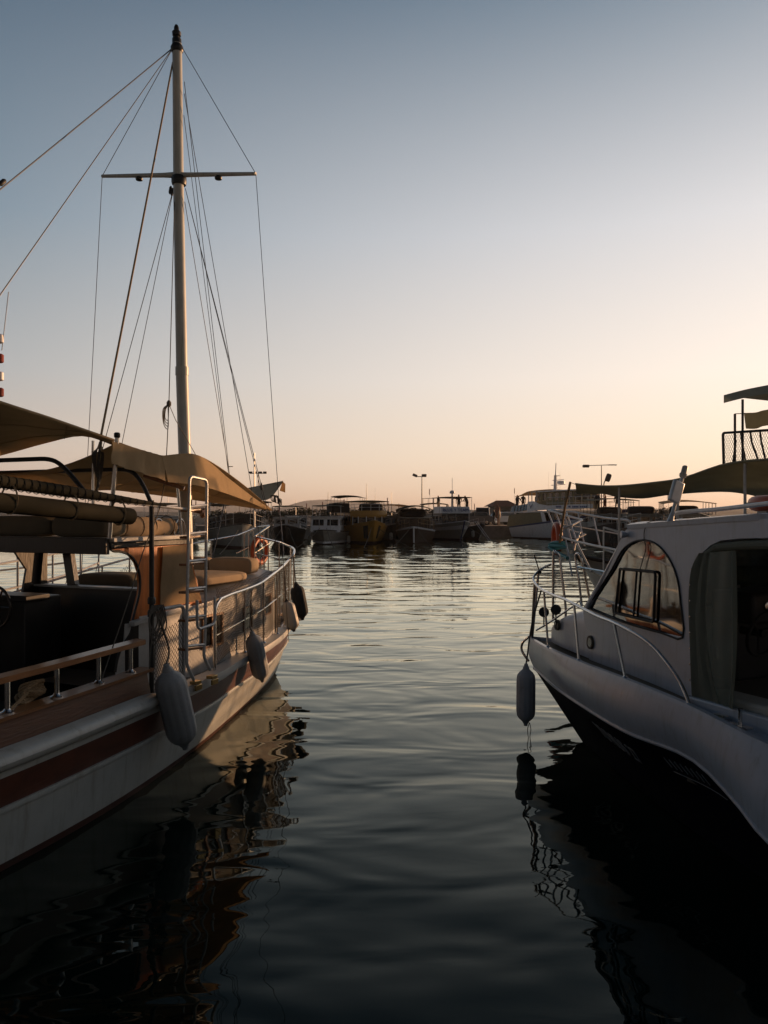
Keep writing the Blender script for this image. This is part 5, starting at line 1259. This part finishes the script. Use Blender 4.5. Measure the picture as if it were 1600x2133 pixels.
for k in range(5):
    a0_, a1_ = math.pi*(.10+.16*k+.012), math.pi*(.10+.16*(k+1)-.012); g = MB()
    g.sheet([[V(1.37*math.cos(a), wy + .96*math.sin(a), z) for z in (1.62, 2.08)] for a in [lerp(a0_, a1_, i/3) for i in range(4)]], .02); g.build('window', M['glasso'], wh)
    mm = MB(); mm.tube([V(1.38*math.cos(a0_-.04), wy+.97*math.sin(a0_-.04), 1.5), V(1.38*math.cos(a0_-.04), wy+.97*math.sin(a0_-.04), 2.15)], .035, 5); mm.build('window_post', M['whpaint'], wh)
cabinbox(b3_, -1.35, 1.35, -3.0, -10.5, 1.2, 2.45, 'yellow', 6, front=0, roofm='darkhull')
canopy(b3_, 1.7, -2.6, -10, 3.35, 'canvas2', .08, 2.5, 4, pm='dkmetal')
m = MB(); p0 = f3.pY(716,1046,61); 
m.box((2.1,-5.0,2.85), (1.4,3.5,.75)); m.build('tarpaulin_cover', M['tarp'], b3_, bevel=.08)
m = MB(); m.pillow((-.4,-3.6,2.85), (1.9,1.2,.75)); m.build('folded_awning', M['tarp'], b3_)
m = MB()
for hh in (.25,.5): m.tube([V(1.4*math.cos(a), wy + 1.0*math.sin(a), 2.62+hh) for a in [math.pi*k/12 for k in range(13)]], .02, 5)
for k in range(7): a = math.pi*k/6; m.tube([V(1.4*math.cos(a), wy+1.0*math.sin(a), 2.6), V(1.4*math.cos(a), wy+1.0*math.sin(a), 3.12)], .018, 5)
m.build('roof_rail', M['steelw'], b3_); stick_mast(b3_, (0,-3.4,2.6), 2.2, .035); stick_mast(b3_, (-.9,-4.4,3.4), 1.1, .015, 'steelw', 'whip_aerial'); flag(b3_, (-1.7,-3.2,2.5), 1.2)
# 4 brown
f4 = fframe(862, 60, -4); b4_ = thing('tour_boat', 'low brown boat with arched pale canopy between the yellow boat and the one with the lettered wheelhouse', 'boat', f4, group=G_)
b4_['label'] = 'low brown boat with arched pale canopy, right of the yellow boat'
S = loft_hull('hull', 'brownhull', b4_, 11, 3.3, 1.35, .95, band=(.92,1.0), mats2='whpaint'); rails(b4_, S, .03, .7, .7, 8, 'ropel')
cabinbox(b4_, -1.2, 1.2, -3.0, -8, 1.0, 2.0, 'brownhull', 5, roofm='greyhull'); canopy(b4_, 1.5, -1.4, -8.5, 2.7, 'canvas3', .35, 2.0, 3, pm='dkmetal')
m = MB(); m.tube([V(0,.03,.1), V(0,.05,1.3)], .06, 6); m.build('stem_post', M['whpaint'], b4_)
m = MB(); m.pillow((.2,-3.5,2.42), (2.2,1.4,.7)); m.build('stowed_tarpaulin', M['tarp'], b4_); flag(b4_, (-1.5,-7,2.2), 1.6)
# 5 lettered wheelhouse
f5 = fframe(968, 66, 12); b5_ = thing('tour_boat', 'grey white boat with blue letters on its wheelhouse and a white mast', 'boat', f5, group=G_)
S = loft_hull('hull', 'greyhull', b5_, 13, 3.9, 1.75, 1.3, rake=1.3, band=(.6,.8), mats2='whpaint')
m = MB(); m.tube([S(0,k) + V(0,.03,0) for k in (0,.3,.6,.8,1)], .07, 6); m.build('stem_post', M['bluest'], b5_)
cabinbox(b5_, -1.25, 1.25, -2.7, -9, 1.2, 2.35, 'darkhull', 6, front=4, rooft=.05, over=.1)
m = MB(); m.prism([V(-1.32,-2.45,2.42), V(1.32,-2.45,2.42), V(1.28,-2.75,3.02), V(-1.28,-2.75,3.02)], .05); sb = m.build('name_board', M['whpaint'], b5_, smooth=False)
for sx in (1,-1):
    m = MB(); m.prism([V(sx*1.32,-2.45,2.42), V(sx*1.28,-2.75,3.02), V(sx*1.28,-5,3.02), V(sx*1.32,-5,2.42)], .04, off=(sx*.04,0,0)); m.build('deckhouse_band', M['whpaint'], b5_, smooth=False)
eyv = V(0,-.3,.6).normalized(); MT = Matrix.Identity(4); exv = V(-1,0,0); ezv = exv.cross(eyv)
MT = Matrix(((exv.x, eyv.x, ezv.x, .0),(exv.y, eyv.y, ezv.y, -2.60+.075),(exv.z, eyv.z, ezv.z, 2.70),(0,0,0,1)))
text_mesh('BLUE Y TEAM', .40, M['bluetxt'], 'name_lettering', sb, MT, .01)
m = MB(); m.tube([V(.1,-3.2,2.4), V(.1,-3.3,4.3)], .16, 10, r2=.08); m.lathe([(.2,0),(.24,.05),(.22,.2),(.1,.28)], (.1,-3.3,4.2), n=12); m.tube([V(.1,-3.3,4.4), V(.1,-3.3,5.6)], .02, 5); m.build('mast', M['whpaint'], b5_)
canopy(b5_, 1.55, -2.6, -8.5, 3.85, 'tarp', .05, 2.4, 3, pm='steelw'); rails(b5_, S, .05, .9, .8, 9)
m = MB()
for o_ in (0, .35): m.tube([V(-1.2-o_*.2,-.8+o_,1.7), V(-1.9-o_*.2,.8+o_,0.05)], .03, 5)
m.build('boarding_plank', M['whpaint'], b5_); flag(b5_, (.9,-8,2.6), 2.2)
body_person('person', 'person standing upright on the roof of the boat with the blue letters', f5.wld((-.9,-4.5,2.45)), 0, 'stand', 'cloth1', 1.75)
body_person('person', 'person bending at the right roof edge of the boat with the blue letters', f5.wld((-1.4,-3.6,2.45)), 2.0, 'lean', 'cloth1', 1.7)
body_person('person', 'person under the dark canopy beside the white mast of the lettered boat', f5.wld((.9,-5.0,2.45)), 1, 'stand', 'cloth2', 1.65)

# ---- white ferry
FX, FY = 19.8, 62.0
G = Frame(FX, FY, 159)
fe = thing('ferry', 'white ferry with blue gunwale stripe, yellowish side curtains and radar mast', 'ferry', G)
S = loft_hull('hull', 'whpaint', fe, 15.5, 4.6, 2.75, 1.1, rake=1.2, bm=.38, band=(.92,1.0), mats2='bluest', tr=.9, sh=1.0)
XF = 2.15
def gp_(a, b, x=XF): return G.px(a, b, x)
ya_, yb_ = gp_(1131,1080).y, gp_(1058,1080).y
m = MB(); m.prism([gp_(1056,1097), gp_(1132,1090), gp_(1126,1064), gp_(1060,1073)], .05, off=(-.05,0,0)); m.build('side_curtain', M['curtdk'], fe, smooth=False)
m = MB(); m.prism([V(-p.x, p.y, p.z) for p in (gp_(1056,1097), gp_(1132,1090), gp_(1126,1064), gp_(1060,1073))], .05, off=(.05,0,0)); m.build('side_curtain', M['curtdk'], fe, smooth=False)
z1_ = gp_(1095,1068).z
m = MB(); m.prism([V(-XF-.1, yb_-.6, z1_), V(XF+.1, yb_-.6, z1_), V(XF+.1, ya_+5.2, z1_+.05), V(-XF-.1, ya_+5.2, z1_+.05)], .12, off=(0,0,.10)); m.build('boat_deck', M['whpaint'], fe, smooth=False)
# bulwark screens of the upper deck, with lettering band
m = MB(); m.prism([gp_(1062,1070,XF+.05), gp_(1099,1063,XF+.05), gp_(1100,1049,XF-.2), gp_(1066,1055,XF-.2)], .05, off=(-.05,0,0)); m.build('slanted_screen', M['greyhull'], fe, smooth=False)
for k in range(5):
    a = 1067 + k*6.5; m = MB(); m.prism([gp_(a,1067-k*.9,XF+.06), gp_(a+4,1066-k*.9,XF+.06), gp_(a+6,1054-k*.7,XF-.14), gp_(a+2,1055-k*.7,XF-.14)], .02, off=(.03,0,0)); m.build('screen_window', M['glasso'], fe, smooth=False)
m = MB(); m.prism([gp_(1098,1066,XF+.07), gp_(1119,1063,XF+.07), gp_(1128,1052,XF), gp_(1112,1044,XF-.05), gp_(1100,1045,XF-.05)], .06, off=(.04,0,0)); cp = m.build('crest_panel', M['whpaint'], fe, smooth=False)
m = MB(); m.prism([gp_(1103,1050,XF+.12), gp_(1106,1060,XF+.13), gp_(1110,1049,XF+.12), gp_(1107,1053,XF+.12), gp_(1106,1056,XF+.12)], .01, off=(.02,0,0)); m.build('crest_mark', M['bluest'], cp, smooth=False)
m = MB(); m.prism([gp_(1118,1063,XF+.05), gp_(1236,1058,XF+.05), gp_(1236,1049,XF+.05), gp_(1140,1053,XF+.05), gp_(1120,1049,XF+.05)], .06, off=(.05,0,0)); nb = m.build('lettering_band', M['whpaint'], fe, smooth=False)
for (a, b, t_) in ((1158,1170,1),(1184,1190,1),(1192,1206,1),(1208,1224,1)):
    n_ = 4 if b-a > 8 else 1
    for i in range(n_):
        q = lerp(a, b, i/n_); m = MB(); m.prism([gp_(q,1057.4,XF+.11), gp_(q+(b-a)/n_*.75,1057.2,XF+.11), gp_(q+(b-a)/n_*.75,1053.6,XF+.11), gp_(q,1053.8,XF+.11)], .01, off=(.01,0,0)); m.build('blue_mark', M['bluetxt'], nb, smooth=False)
zu = gp_(1170,1057).z - .1
cab_y0, cab_y1 = gp_(1194,1040,1.4).y, gp_(1116,1040,1.4).y
cabinbox(fe, -1.4, 1.4, cab_y0, cab_y1, zu, gp_(1150,1024,1.4).z, 'curtdk', 6, wz=(.5,.92), rooft=.1, over=.35, roofm='whpaint', name='bridge')
m = MB(); m.prism([gp_(1131,1090,XF+.03), gp_(1140,1090,XF+.03), gp_(1132,1064,XF+.03), gp_(1126,1064,XF+.03)], .08, off=(.04,0,0)); m.build('deck_strut', M['whpaint'], fe, smooth=False)
cabinbox(fe, -1.7, 1.7, gp_(1228,1070,1.7).y, gp_(1134,1080,1.7).y, 1.3, z1_, 'greyhull', 5, wz=(.3,.9), rooft=0, name='lower_cabin')
m = MB(); ea = [gp_(1072,1035,2.0), gp_(1085,1031,2.0), gp_(1100,1024,1.9), gp_(1120,1022,1.8)]; eb = [V(-p.x, p.y, p.z) for p in ea]
m.sheet(ruled(ea, eb, 8, -.04, 0, 12), .03); m.build('stern_awning', M['canvas'], fe)
for q in ((1101,1026),(1108,1024),(1117,1023)):
    p = gp_(q[0], q[1], 1.8); m = MB(); m.tube([V(p.x, p.y, z1_), p], .05, 5); m.build('awning_pole', M['whpaint'], fe)
mb0 = gp_(1157,1022,0.0); mm = MB(); mm.tube([mb0 - V(0,0,.3), V(mb0.x, mb0.y, gp_(1156,990,0).z)], .20, 8, r2=.12); mm.tube([V(mb0.x, mb0.y, gp_(1156,992,0).z), V(mb0.x, mb0.y+.1, gp_(1153,965,0).z)], .05, 6, r2=.03)
for zz, w_ in ((1000,.9),(1010,1.1),(991,.25)):
    z_ = gp_(1156,zz,0).z; mm.tube([V(mb0.x-.3, mb0.y+w_, z_), V(mb0.x-.3, mb0.y-w_, z_), ], .035, 5)
mm.lathe([(.1,0),(.35,.05),(.35,.28),(.1,.32)], V(mb0.x, mb0.y+.9, gp_(1164,1009,0).z), n=12); mm.build('radar_mast', M['whpaint'], fe)
for q in (1143,1167):
    p = gp_(q,1000,0); mm = MB(); mm.tube([V(p.x, p.y, gp_(q,1020,0).z), V(p.x, p.y, gp_(q,984,0).z)], .012, 4); mm.build('whip_aerial', M['whpaint'], fe)
m = MB()
for hh in (.5,1.0):
    m.tube([V(XF-.1, ya_+.5, zu+hh), V(XF-.1, gp_(1236,1050).y, zu+hh), V(-XF+.1, gp_(1236,1050).y, zu+hh)], .025, 5)
for k in range(9): y_ = lerp(ya_+.5, gp_(1236,1050).y, k/8); m.tube([V(XF-.1, y_, zu), V(XF-.1, y_, zu+1.0)], .022, 5)
m.build('upper_rail', M['steelw'], fe); rails(fe, S, .02, .14, .9, 4)
flag(fe, (1.2, yb_-.3, z1_+.1), 2.4)
for (q, lab, ps, mk) in (((1047,1062),'person with dark clothes at the stern of the white ferry, left one of the pair','stand','cloth1'),((1053,1062),'person in dark clothes at the stern of the white ferry, right one of the pair','lean','cloth1'),((1090,1062),'person standing behind the slanted screen of the white ferry','stand','cloth1'),((1117,1060),'person at the pale crest panel of the white ferry','stand','cloth1')):
    p = gp_(q[0], q[1], .8); body_person('person', lab, G.wld((p.x, max(p.y, yb_-.5), z1_+.12)), q[0], ps, mk, 1.72)

# ---- dark boats right of the ferry
for (cx, Y, dg_, L_, bw, hm, cm, cz, lab) in (
    (1292, 56, -8, 12, 4.0, 'darkhull', 'canvas2', 3.35, 'dark boat with sloping canopy, directly right of the white ferry'),
    (1352, 50, -14, 11, 3.6, 'brownhull', None, 0, 'dark boat with low grey deckhouse, seen above the cruiser windscreen'),
    (1440, 47, -18, 12, 3.8, 'darkhull', 'canvas', 3.0, 'dark boat with tan canopy, behind the leaning light mast of the cruiser')):
    fr = fframe(cx, Y, dg_); bt = thing('tour_boat', lab, 'boat', fr, group=G_)
    S = loft_hull('hull', hm, bt, L_, bw, 1.7, 1.2); rails(bt, S, .04, .8, .8, 8)
    cabinbox(bt, -bw*.33, bw*.33, -3, -L_+2, 1.2, 2.3, 'greyhull', 6)
    if cm: canopy(bt, bw*.42, -1.6, -L_+1, cz, cm, .15, 2.3, 4, pm='dkmetal', tilt=.25)
    m = MB(); m.pillow((.2,-4,2.6), (1.8,2.0,.6)); m.build('stowed_tarpaulin', M['tarp'], bt); flag(bt, (.9,-L_+2,2.4), 1.4)
fr = fframe(1292, 56, -8)
for k, (x_, y_, mk) in enumerate(((.9,-5.5,'cloth1'),(.2,-6.0,'redcl'),(-.6,-5.2,'cloth1'))):
    body_person('person', ['person at the left on the roof of the dark boat right of the ferry','person in red in the middle of the three on the dark boat roof','person at the right on the roof of the dark boat right of the ferry'][k], fr.wld((x_, y_, 2.4)), k*1.3, ('stand','walk','stand')[k], mk, .95 + .0*k + .72)

# second rank: smaller craft seen between the bows
for i, (cx, Y, dg_, L_, bw, hm, cbm, cm, cz, lab) in enumerate((
    (618, 66, 6, 8, 2.6, 'whpaint', 'whpaint', None, 0, 'small white cruiser squeezed between the dark and the grey cabin boats'),
    (716, 67, -4, 9, 3.2, 'greyhull', 'darkhull', 'tarp', 3.9, 'boat with dark boxy upper deck, close left of the yellow boat'),
    (826, 67, 5, 9, 3.0, 'darkhull', 'greyhull', 'canvas', 3.1, 'dark boat with tan canopy, behind the gap right of the yellow boat'),
    (902, 72, -6, 9, 3.2, 'greyhull', 'greyhull', 'canvas2', 3.3, 'grey boat with olive canopy, left behind the boat with blue letters'),
    (1004, 70, 12, 5.5, 2.0, 'darkhull', 'darkhull', None, 0, 'small open dark boat below the quay, right of the boat with blue letters'),
    (452, 56, 0, 10, 3.4, 'whpaint', 'greyhull', 'canvas3', 3.0, 'pale boat behind the rails, left of the dark tour boat'),
    (335, 52, 6, 10, 3.4, 'greyhull', 'whpaint', 'canvas2', 3.0, 'boat seen far behind the wooden wheelhouse of the motor sailer'))):
    fr = fframe(cx, Y, dg_); bt = thing('small_boat', lab, 'boat', fr, group='smaller boats between the larger ones')
    S = loft_hull('hull', hm, bt, L_, bw, 1.45, 1.0); rails(bt, S, .04, .6, .6, 5)
    if i != 4: cabinbox(bt, -bw*.34, bw*.34, -1.9, -L_+1.5, 1.0, 2.15, cbm, 4, front=3, rake=.3)
    if cm: canopy(bt, bw*.42, -1.4, -L_+1, cz, cm, .12, 2.1, 3, pm='steelw'); 
    stick_mast(bt, (.1, -3.4, 2.0), 1.6 + .4*(i % 3), .03); flag(bt, (-bw*.35, -L_+1.4, 2.1), 1.3)
def moor(fr, par, S, dx):
    for sx in (-1, 1):
        a = V(sx*.25, -.1, S(0.02, 1).z); b = V(sx*(1.4+dx), 4.5 + dx, -.1); m = MB(); m.tube(sag(a, b, .12, 8), .022, 4); m.build('mooring_line', M['rope'], par)
for fr_, bt_, dx_ in ((f0, b0_, .3), (f1, b1_, -.3), (f2, b2_, 0), (f3, b3_, .4), (f4, b4_, .1), (f5, b5_, .3)): moor(fr_, bt_, lambda t, k: V(0,0,1.3), dx_)
# fenders and clutter on the far boats
for fr_, bw_, zz_, lab_ in ((f3, 2.0, .9, 'yellow boat'), (f5, 1.9, .9, 'boat with blue letters'), (f2, 1.5, .7, 'grey and white cabin boat')):
    for sx in (1, -1):
        fender('small pale fender at the %s side of the %s' % ('left' if sx > 0 else 'right', lab_), fr_, (sx*(bw_+.05), -3.6, zz_), (sx*(bw_+.08), -3.6, zz_-.7), .14, 'fendw', 'fendd', None, 'fenders of the boats along the far quay')

# ---- far quay with kiosk, cars, lamps and trees
mb = MB(); mb.box((10, 400, .0), (1600, 642, 2.3)); q = mb.build('quay', M['concrete'], None, smooth=False); q['kind'] = 'structure'
mb = MB(); mb.box((10, 402, 1.155), (1590, 632, .008)); M['asph'] = mat('dark_asphalt', (.035,.034,.033), .95, var=.2, scale=.5, spec=.1); q = mb.build('road', M['asph'], None, smooth=False); q['kind'] = 'structure'
mb = MB(); mb.box((0,-14,-.05), (160, 31, 2.0)); q = mb.build('quay', M['concrete'], None, smooth=False); q['kind'] = 'structure'
M['carw'] = mat('white_car_paint', (.55,.55,.55), .3, var=.03, coat=.8); M['carg'] = mat('grey_car_paint', (.12,.12,.13), .3, var=.03, coat=.8)
def car(name, label, cat, loc, rz, mk, L_=4.2, Wd=1.75, H=1.45, van=False):
    t = thing(name, label, cat, loc=loc, rz=rz)
    prof = [(-L_/2,.35),(-L_/2,.75),(-L_/2+.15,.95),(-L_/2+.35,1.0),(-L_/2+.75,H-.05),(-L_/2+1.1,H),(.35,H),(1.05,.98),(L_/2-.25,.85),(L_/2,.62),(L_/2,.35)] if not van else [(-L_/2,.35),(-L_/2,H-.1),(-L_/2+.1,H),(L_/2-1.3,H),(L_/2-.75,1.15),(L_/2-.1,1.0),(L_/2,.7),(L_/2,.35)]
    m = MB(); rows = []
    for k, xx in enumerate((-1,-.97,-.85,.85,.97,1)):
        sc_ = (0,.05,.0,.0,.05,0)[k]; rows.append([V(xx*Wd/2*(1 - .16*max(0, (z-.95)/(H-.95))), y, z) for y, z in prof])
    m.grid(rows); n_ = len(prof)
    m.add(rows[0], [tuple(range(n_))]); m.add(rows[-1], [tuple(range(n_))]); b = m.build('body', M[mk], t, bevel=.04)
    for sx in (1,-1):
        g = MB(); xx = Wd/2*.93*sx
        g.prism([V(xx*1.02,-L_/2+.55,1.02), V(xx*.95,-L_/2+.85,H-.10), V(xx*.95,.30,H-.10), V(xx*1.02,.95,1.02)], .01, off=(.012*sx,0,0)); g.build('side_window', M['glasso'], b, smooth=False)
        for yy in (-L_/2+.8, L_/2-.8):
            w_ = MB(); w_.lathe([(.12,0),(.32,0),(.32,.2),(.12,.2)], (Wd/2*sx - .2*sx, yy, .32), (sx,0,0), 18); wo = w_.build('wheel', M['black'], t)
            h_ = MB(); h_.lathe([(.05,0),(.18,0),(.18,.015),(.05,.03)], (Wd/2*sx + .003*sx, yy, .32), (sx,0,0), 12); h_.build('rim', M['steel'], wo)
    g = MB(); g.prism([V(-Wd*.40,1.06,1.01), V(Wd*.40,1.06,1.01), V(Wd*.36,.42,H-.06), V(-Wd*.36,.42,H-.06)], .01, off=(0,.02,.02)) if not van else g.prism([V(-Wd*.42,L_/2-.72,1.2), V(Wd*.42,L_/2-.72,1.2), V(Wd*.38,L_/2-1.24,H-.08), V(-Wd*.38,L_/2-1.24,H-.08)], .01, off=(0,.03,.02)); g.build('windscreen', M['glasso'], b, smooth=False)
    for sx in (1,-1):
        g = MB(); g.box((sx*Wd*.38, L_/2-.02, .72), (.3,.1,.14)); g.build('headlight', M['steel'], b, bevel=.02)
    return t
ZQ = 1.15
def on_q(px_, Y): return ((px_-HX)/CF*Y, Y, ZQ)
car('parked_car', 'white car parked on the far quay next to the ferry stern', 'car', on_q(1043, 86), R(118), 'carw')
car('parked_van', 'pale van parked on the far quay left of the white car', 'van', on_q(1006, 92), R(170), 'carw', 4.6, 1.8, 2.0, True)
car('parked_car', 'grey car on the far quay, half hidden at the left of the van', 'car', on_q(985, 84), R(100), 'carg')
body_person('person', 'person in pale clothes standing on the far quay in front of the white car', on_q(1040, 79.5), 1.0, 'stand', 'cloth2', 1.75)
body_person('person', 'person in dark clothes walking on the far quay left of the one in pale clothes', on_q(1029, 80), 2.0, 'walk', 'cloth1', 1.7)
ks_ = thing('kiosk', 'small kiosk with brown roof behind the cars on the far quay', 'kiosk', loc=on_q(1046, 100), rz=.2)
m = MB(); m.box((0,0,1.1), (3.0,2.4,2.2)); m.build('wall', M['concrete'], ks_, smooth=False)
m = MB(); m.add([(-2,-1.6,2.2),(2,-1.6,2.2),(2,1.6,2.2),(-2,1.6,2.2),(-.8,0,3.0),(.8,0,3.0)], [(0,1,5,4),(1,2,5),(2,3,4,5),(3,0,4),(3,2,1,0)]); m.build('roof', M['roof'], ks_, smooth=False)
m = MB(); m.box((0,-1.22,1.3), (1.6,.05,.9)); m.build('hatch', M['glasso'], ks_, smooth=False)
m = MB()
for sx in (0,): m.tube([V(0,0,0), V(-.05,0,2.2)], .05, 6); m.lathe([(.04,2.1),(.28,1.9),(.32,.9),(.12,.75)], (0,0,0), n=10)
o = m.build('closed_parasol', M['roof'], None); o.location = on_q(1037, 83); tag(o, 'closed orange brown parasol standing on the far quay by the cars', 'parasol')
def lamp(label, px_, py_, Y, kind):
    t = thing('street_lamp', label, 'street lamp', loc=on_q(px_ if kind != 2 else px_-3, Y)); h = CH + (HY-py_)/CF*Y - ZQ
    m = MB()
    if kind == 2: m.tube(smooth_line([V(0,0,0), V(0,0,h*.8), V(.1,0,h*.93), V(.35,0,h)], 4), .06, 6)
    else: m.tube([V(0,0,0), V(0,0,h)], .075, 8, r2=.045)
    m.build('pole', M['lampm'], t)
    if kind == 0:
        for x_ in (-.9,-.35,.25,.8): g = MB(); g.box((x_,0,h+.05), (.42,.3,.22)); g.build('floodlight', M['lampm'], t, bevel=.03)
        m = MB(); m.tube([V(-1,0,h-.08), V(1,0,h-.08)], .04, 5); m.build('crossarm', M['lampm'], t)
    elif kind == 1:
        for x_, r_ in ((-.8,.4),(.25,0.)): g = MB(); g.box((x_,0,h+.1), (.55,.4,.28), M=Matrix.Rotation(r_, 4, 'Y')); g.build('floodlight', M['lampm'], t, bevel=.04)
        m = MB(); m.tube([V(-.8,0,h-.05), V(.5,0,h-.05)], .05, 5); m.build('crossarm', M['lampm'], t)
    elif kind == 3:
        m = MB(); m.tube([V(-1.5,0,h), V(1.3,0,h+.1)], .04, 5); m.build('crossarm', M['lampm'], t)
        for x_ in (-1.7,): g = MB(); g.box((x_,0,h-.05), (.7,.35,.3)); g.build('floodlight', M['lampm'], t, bevel=.05)
        g = MB(); g.box((1.2,0,h+.08), (.9,.25,.1)); g.build('floodlight', M['lampm'], t, bevel=.03)
    else:
        g = MB(); g.pillow((.45,0,h+.05), (.55,.3,.85), M=Matrix.Rotation(.35, 4, 'Y')); g.build('lamp_head', M['lampm'], t)
lamp('tall lamp post with a row of floodlights, above the motor sailer bow awning', 538, 985, 92, 0)
lamp('tall slim floodlight post above the brown boat in the middle', 879, 992, 88, 1)
lamp('tall lamp post with long crossarm above the olive awning at right', 1253, 970, 84, 3)
lamp('lower street lamp with one oval head beside the crossarm post', 1261, 996, 80, 2)

# trees behind the quay: individual, leaf clumps
LT = []
def leaf_mesh(seed, w, h):
    rnd = random.Random(seed); mb = MB()
    blobs = [(V(rnd.uniform(-.5,.5)*w, rnd.uniform(-.4,.4)*w, h*rnd.uniform(.35,.9)), rnd.uniform(.2,.36)*w) for _ in range(9)]
    for c, r_ in blobs:
        for _ in range(70):
            d_ = V(rnd.gauss(0,1), rnd.gauss(0,1), rnd.gauss(0,.8)).normalized()*r_*rnd.uniform(.55,1.08); p = c + d_; s_ = rnd.uniform(.10,.24)
            a = V(rnd.gauss(0,1), rnd.gauss(0,1), rnd.gauss(0,1)).normalized(); b = a.orthogonal().normalized()
            mb.add([p - a*s_ - b*s_*.6, p + a*s_ - b*s_*.5, p + a*s_*.7 + b*s_*.6, p - a*s_*.6 + b*s_*.6], [(0,1,2,3)])
    return mb
rnd = random.Random(3)
crowns = []
for i in range(5):
    o = leaf_mesh(i, 3.6, 3.4).build('crown', M['leaf'], None, smooth=False, recalc=False); crowns.append(o.data); bpy.data.objects.remove(o)
tm_ = MB(); tm_.tube([V(0,0,0), V(.05,0,1.0), V(-.05,.05,2.2)], .13, 6, r2=.06); tm_.tube([V(0,0,1.0), V(.6,.1,2.0)], .06, 5, r2=.03); tm_.tube([V(0,0,1.2), V(-.6,-.2,2.2)], .06, 5, r2=.03)
tro = tm_.build('trunk', M['bark'], None); trd = tro.data; bpy.data.objects.remove(tro)
tx = [452,486,524,566,596,622,655,690,722,752,800,838,880,905,1000,1070,1290,1335,1380,1425]
for i, px_ in enumerate(tx):
    Y = rnd.uniform(104,126); t = thing('tree', 'dark bushy tree in the row behind the far quay', 'tree', loc=on_q(px_, Y), rz=rnd.uniform(0,6), group='trees behind the far quay')
    s_ = rnd.uniform(.42,.62); t.scale = (s_*1.6, s_*1.6, s_)
    a = bpy.data.objects.new('crown', crowns[i % 5]); COL.objects.link(a); a.parent = t
    b = bpy.data.objects.new('trunk', trd); COL.objects.link(b); b.parent = t

# ---- hills
def ridge(name, prof, Y, depth, mk, seed, jag):
    rnd = random.Random(seed); mb = MB(); rows = []
    xs = [prof[0][0] + (prof[-1][0]-prof[0][0])*i/160 for i in range(161)]
    for j in range(9):
        v = j/8; row = []
        for i, x in enumerate(xs):
            h = CH + (HY - interp(prof, x))/CF*Y; k = math.sin(math.pi*min(1, (v+.0)*.5/.6)) if v < .6 else math.cos((v-.6)/.4*math.pi/2)
            row.append(V((x-HX)/CF*Y, Y + (v-.6)*depth, max(-1, h*k + jag*rnd.uniform(-1,1)*(k))))
        rows.append(row)
    mb.grid(rows); o = mb.build(name, mk, None); o['kind'] = 'structure'; return o
M['hill'] = mat('scrub_hillside', (.10,.09,.07), .95, var=.3, scale=.004)
M['hill2'] = mat('wooded_slope', (.022,.030,.030), .95, var=.5, scale=.03)
ridge('hills', [(-300,1052),(200,1058),(420,1052),(500,1046),(560,1056),(595,1057),(640,1044),(680,1041),(715,1042),(760,1047),(820,1050),(880,1060),(930,1071),(960,1075)], 3200, 1200, M['hill'], 1, 1.0)
ridge('wooded_hills', [(-300,1066),(300,1067),(560,1071),(700,1072),(900,1069),(985,1062),(1010,1060),(1060,1061),(1110,1063),(1200,1060),(1400,1062),(1700,1058),(2200,1066)], 650, 260, M['hill2'], 2, .7)

# ---- the evening haze over the harbour
hz = bpy.data.materials.new('evening_haze'); hz.use_nodes = True; hn = hz.node_tree.nodes; hn.remove(hn['Principled BSDF'])
pv = hn.new('ShaderNodeVolumePrincipled'); pv.inputs['Density'].default_value = .00016; pv.inputs['Color'].default_value = (.86,.86,.90,1); pv.inputs['Anisotropy'].default_value = .3
hz.node_tree.links.new(pv.outputs[0], hn['Material Output'].inputs['Volume'])
mb = MB(); mb.box((0, 4400, 64), (13000, 9600, 133)); q = mb.build('haze', hz, None, smooth=False); q['kind'] = 'stuff'
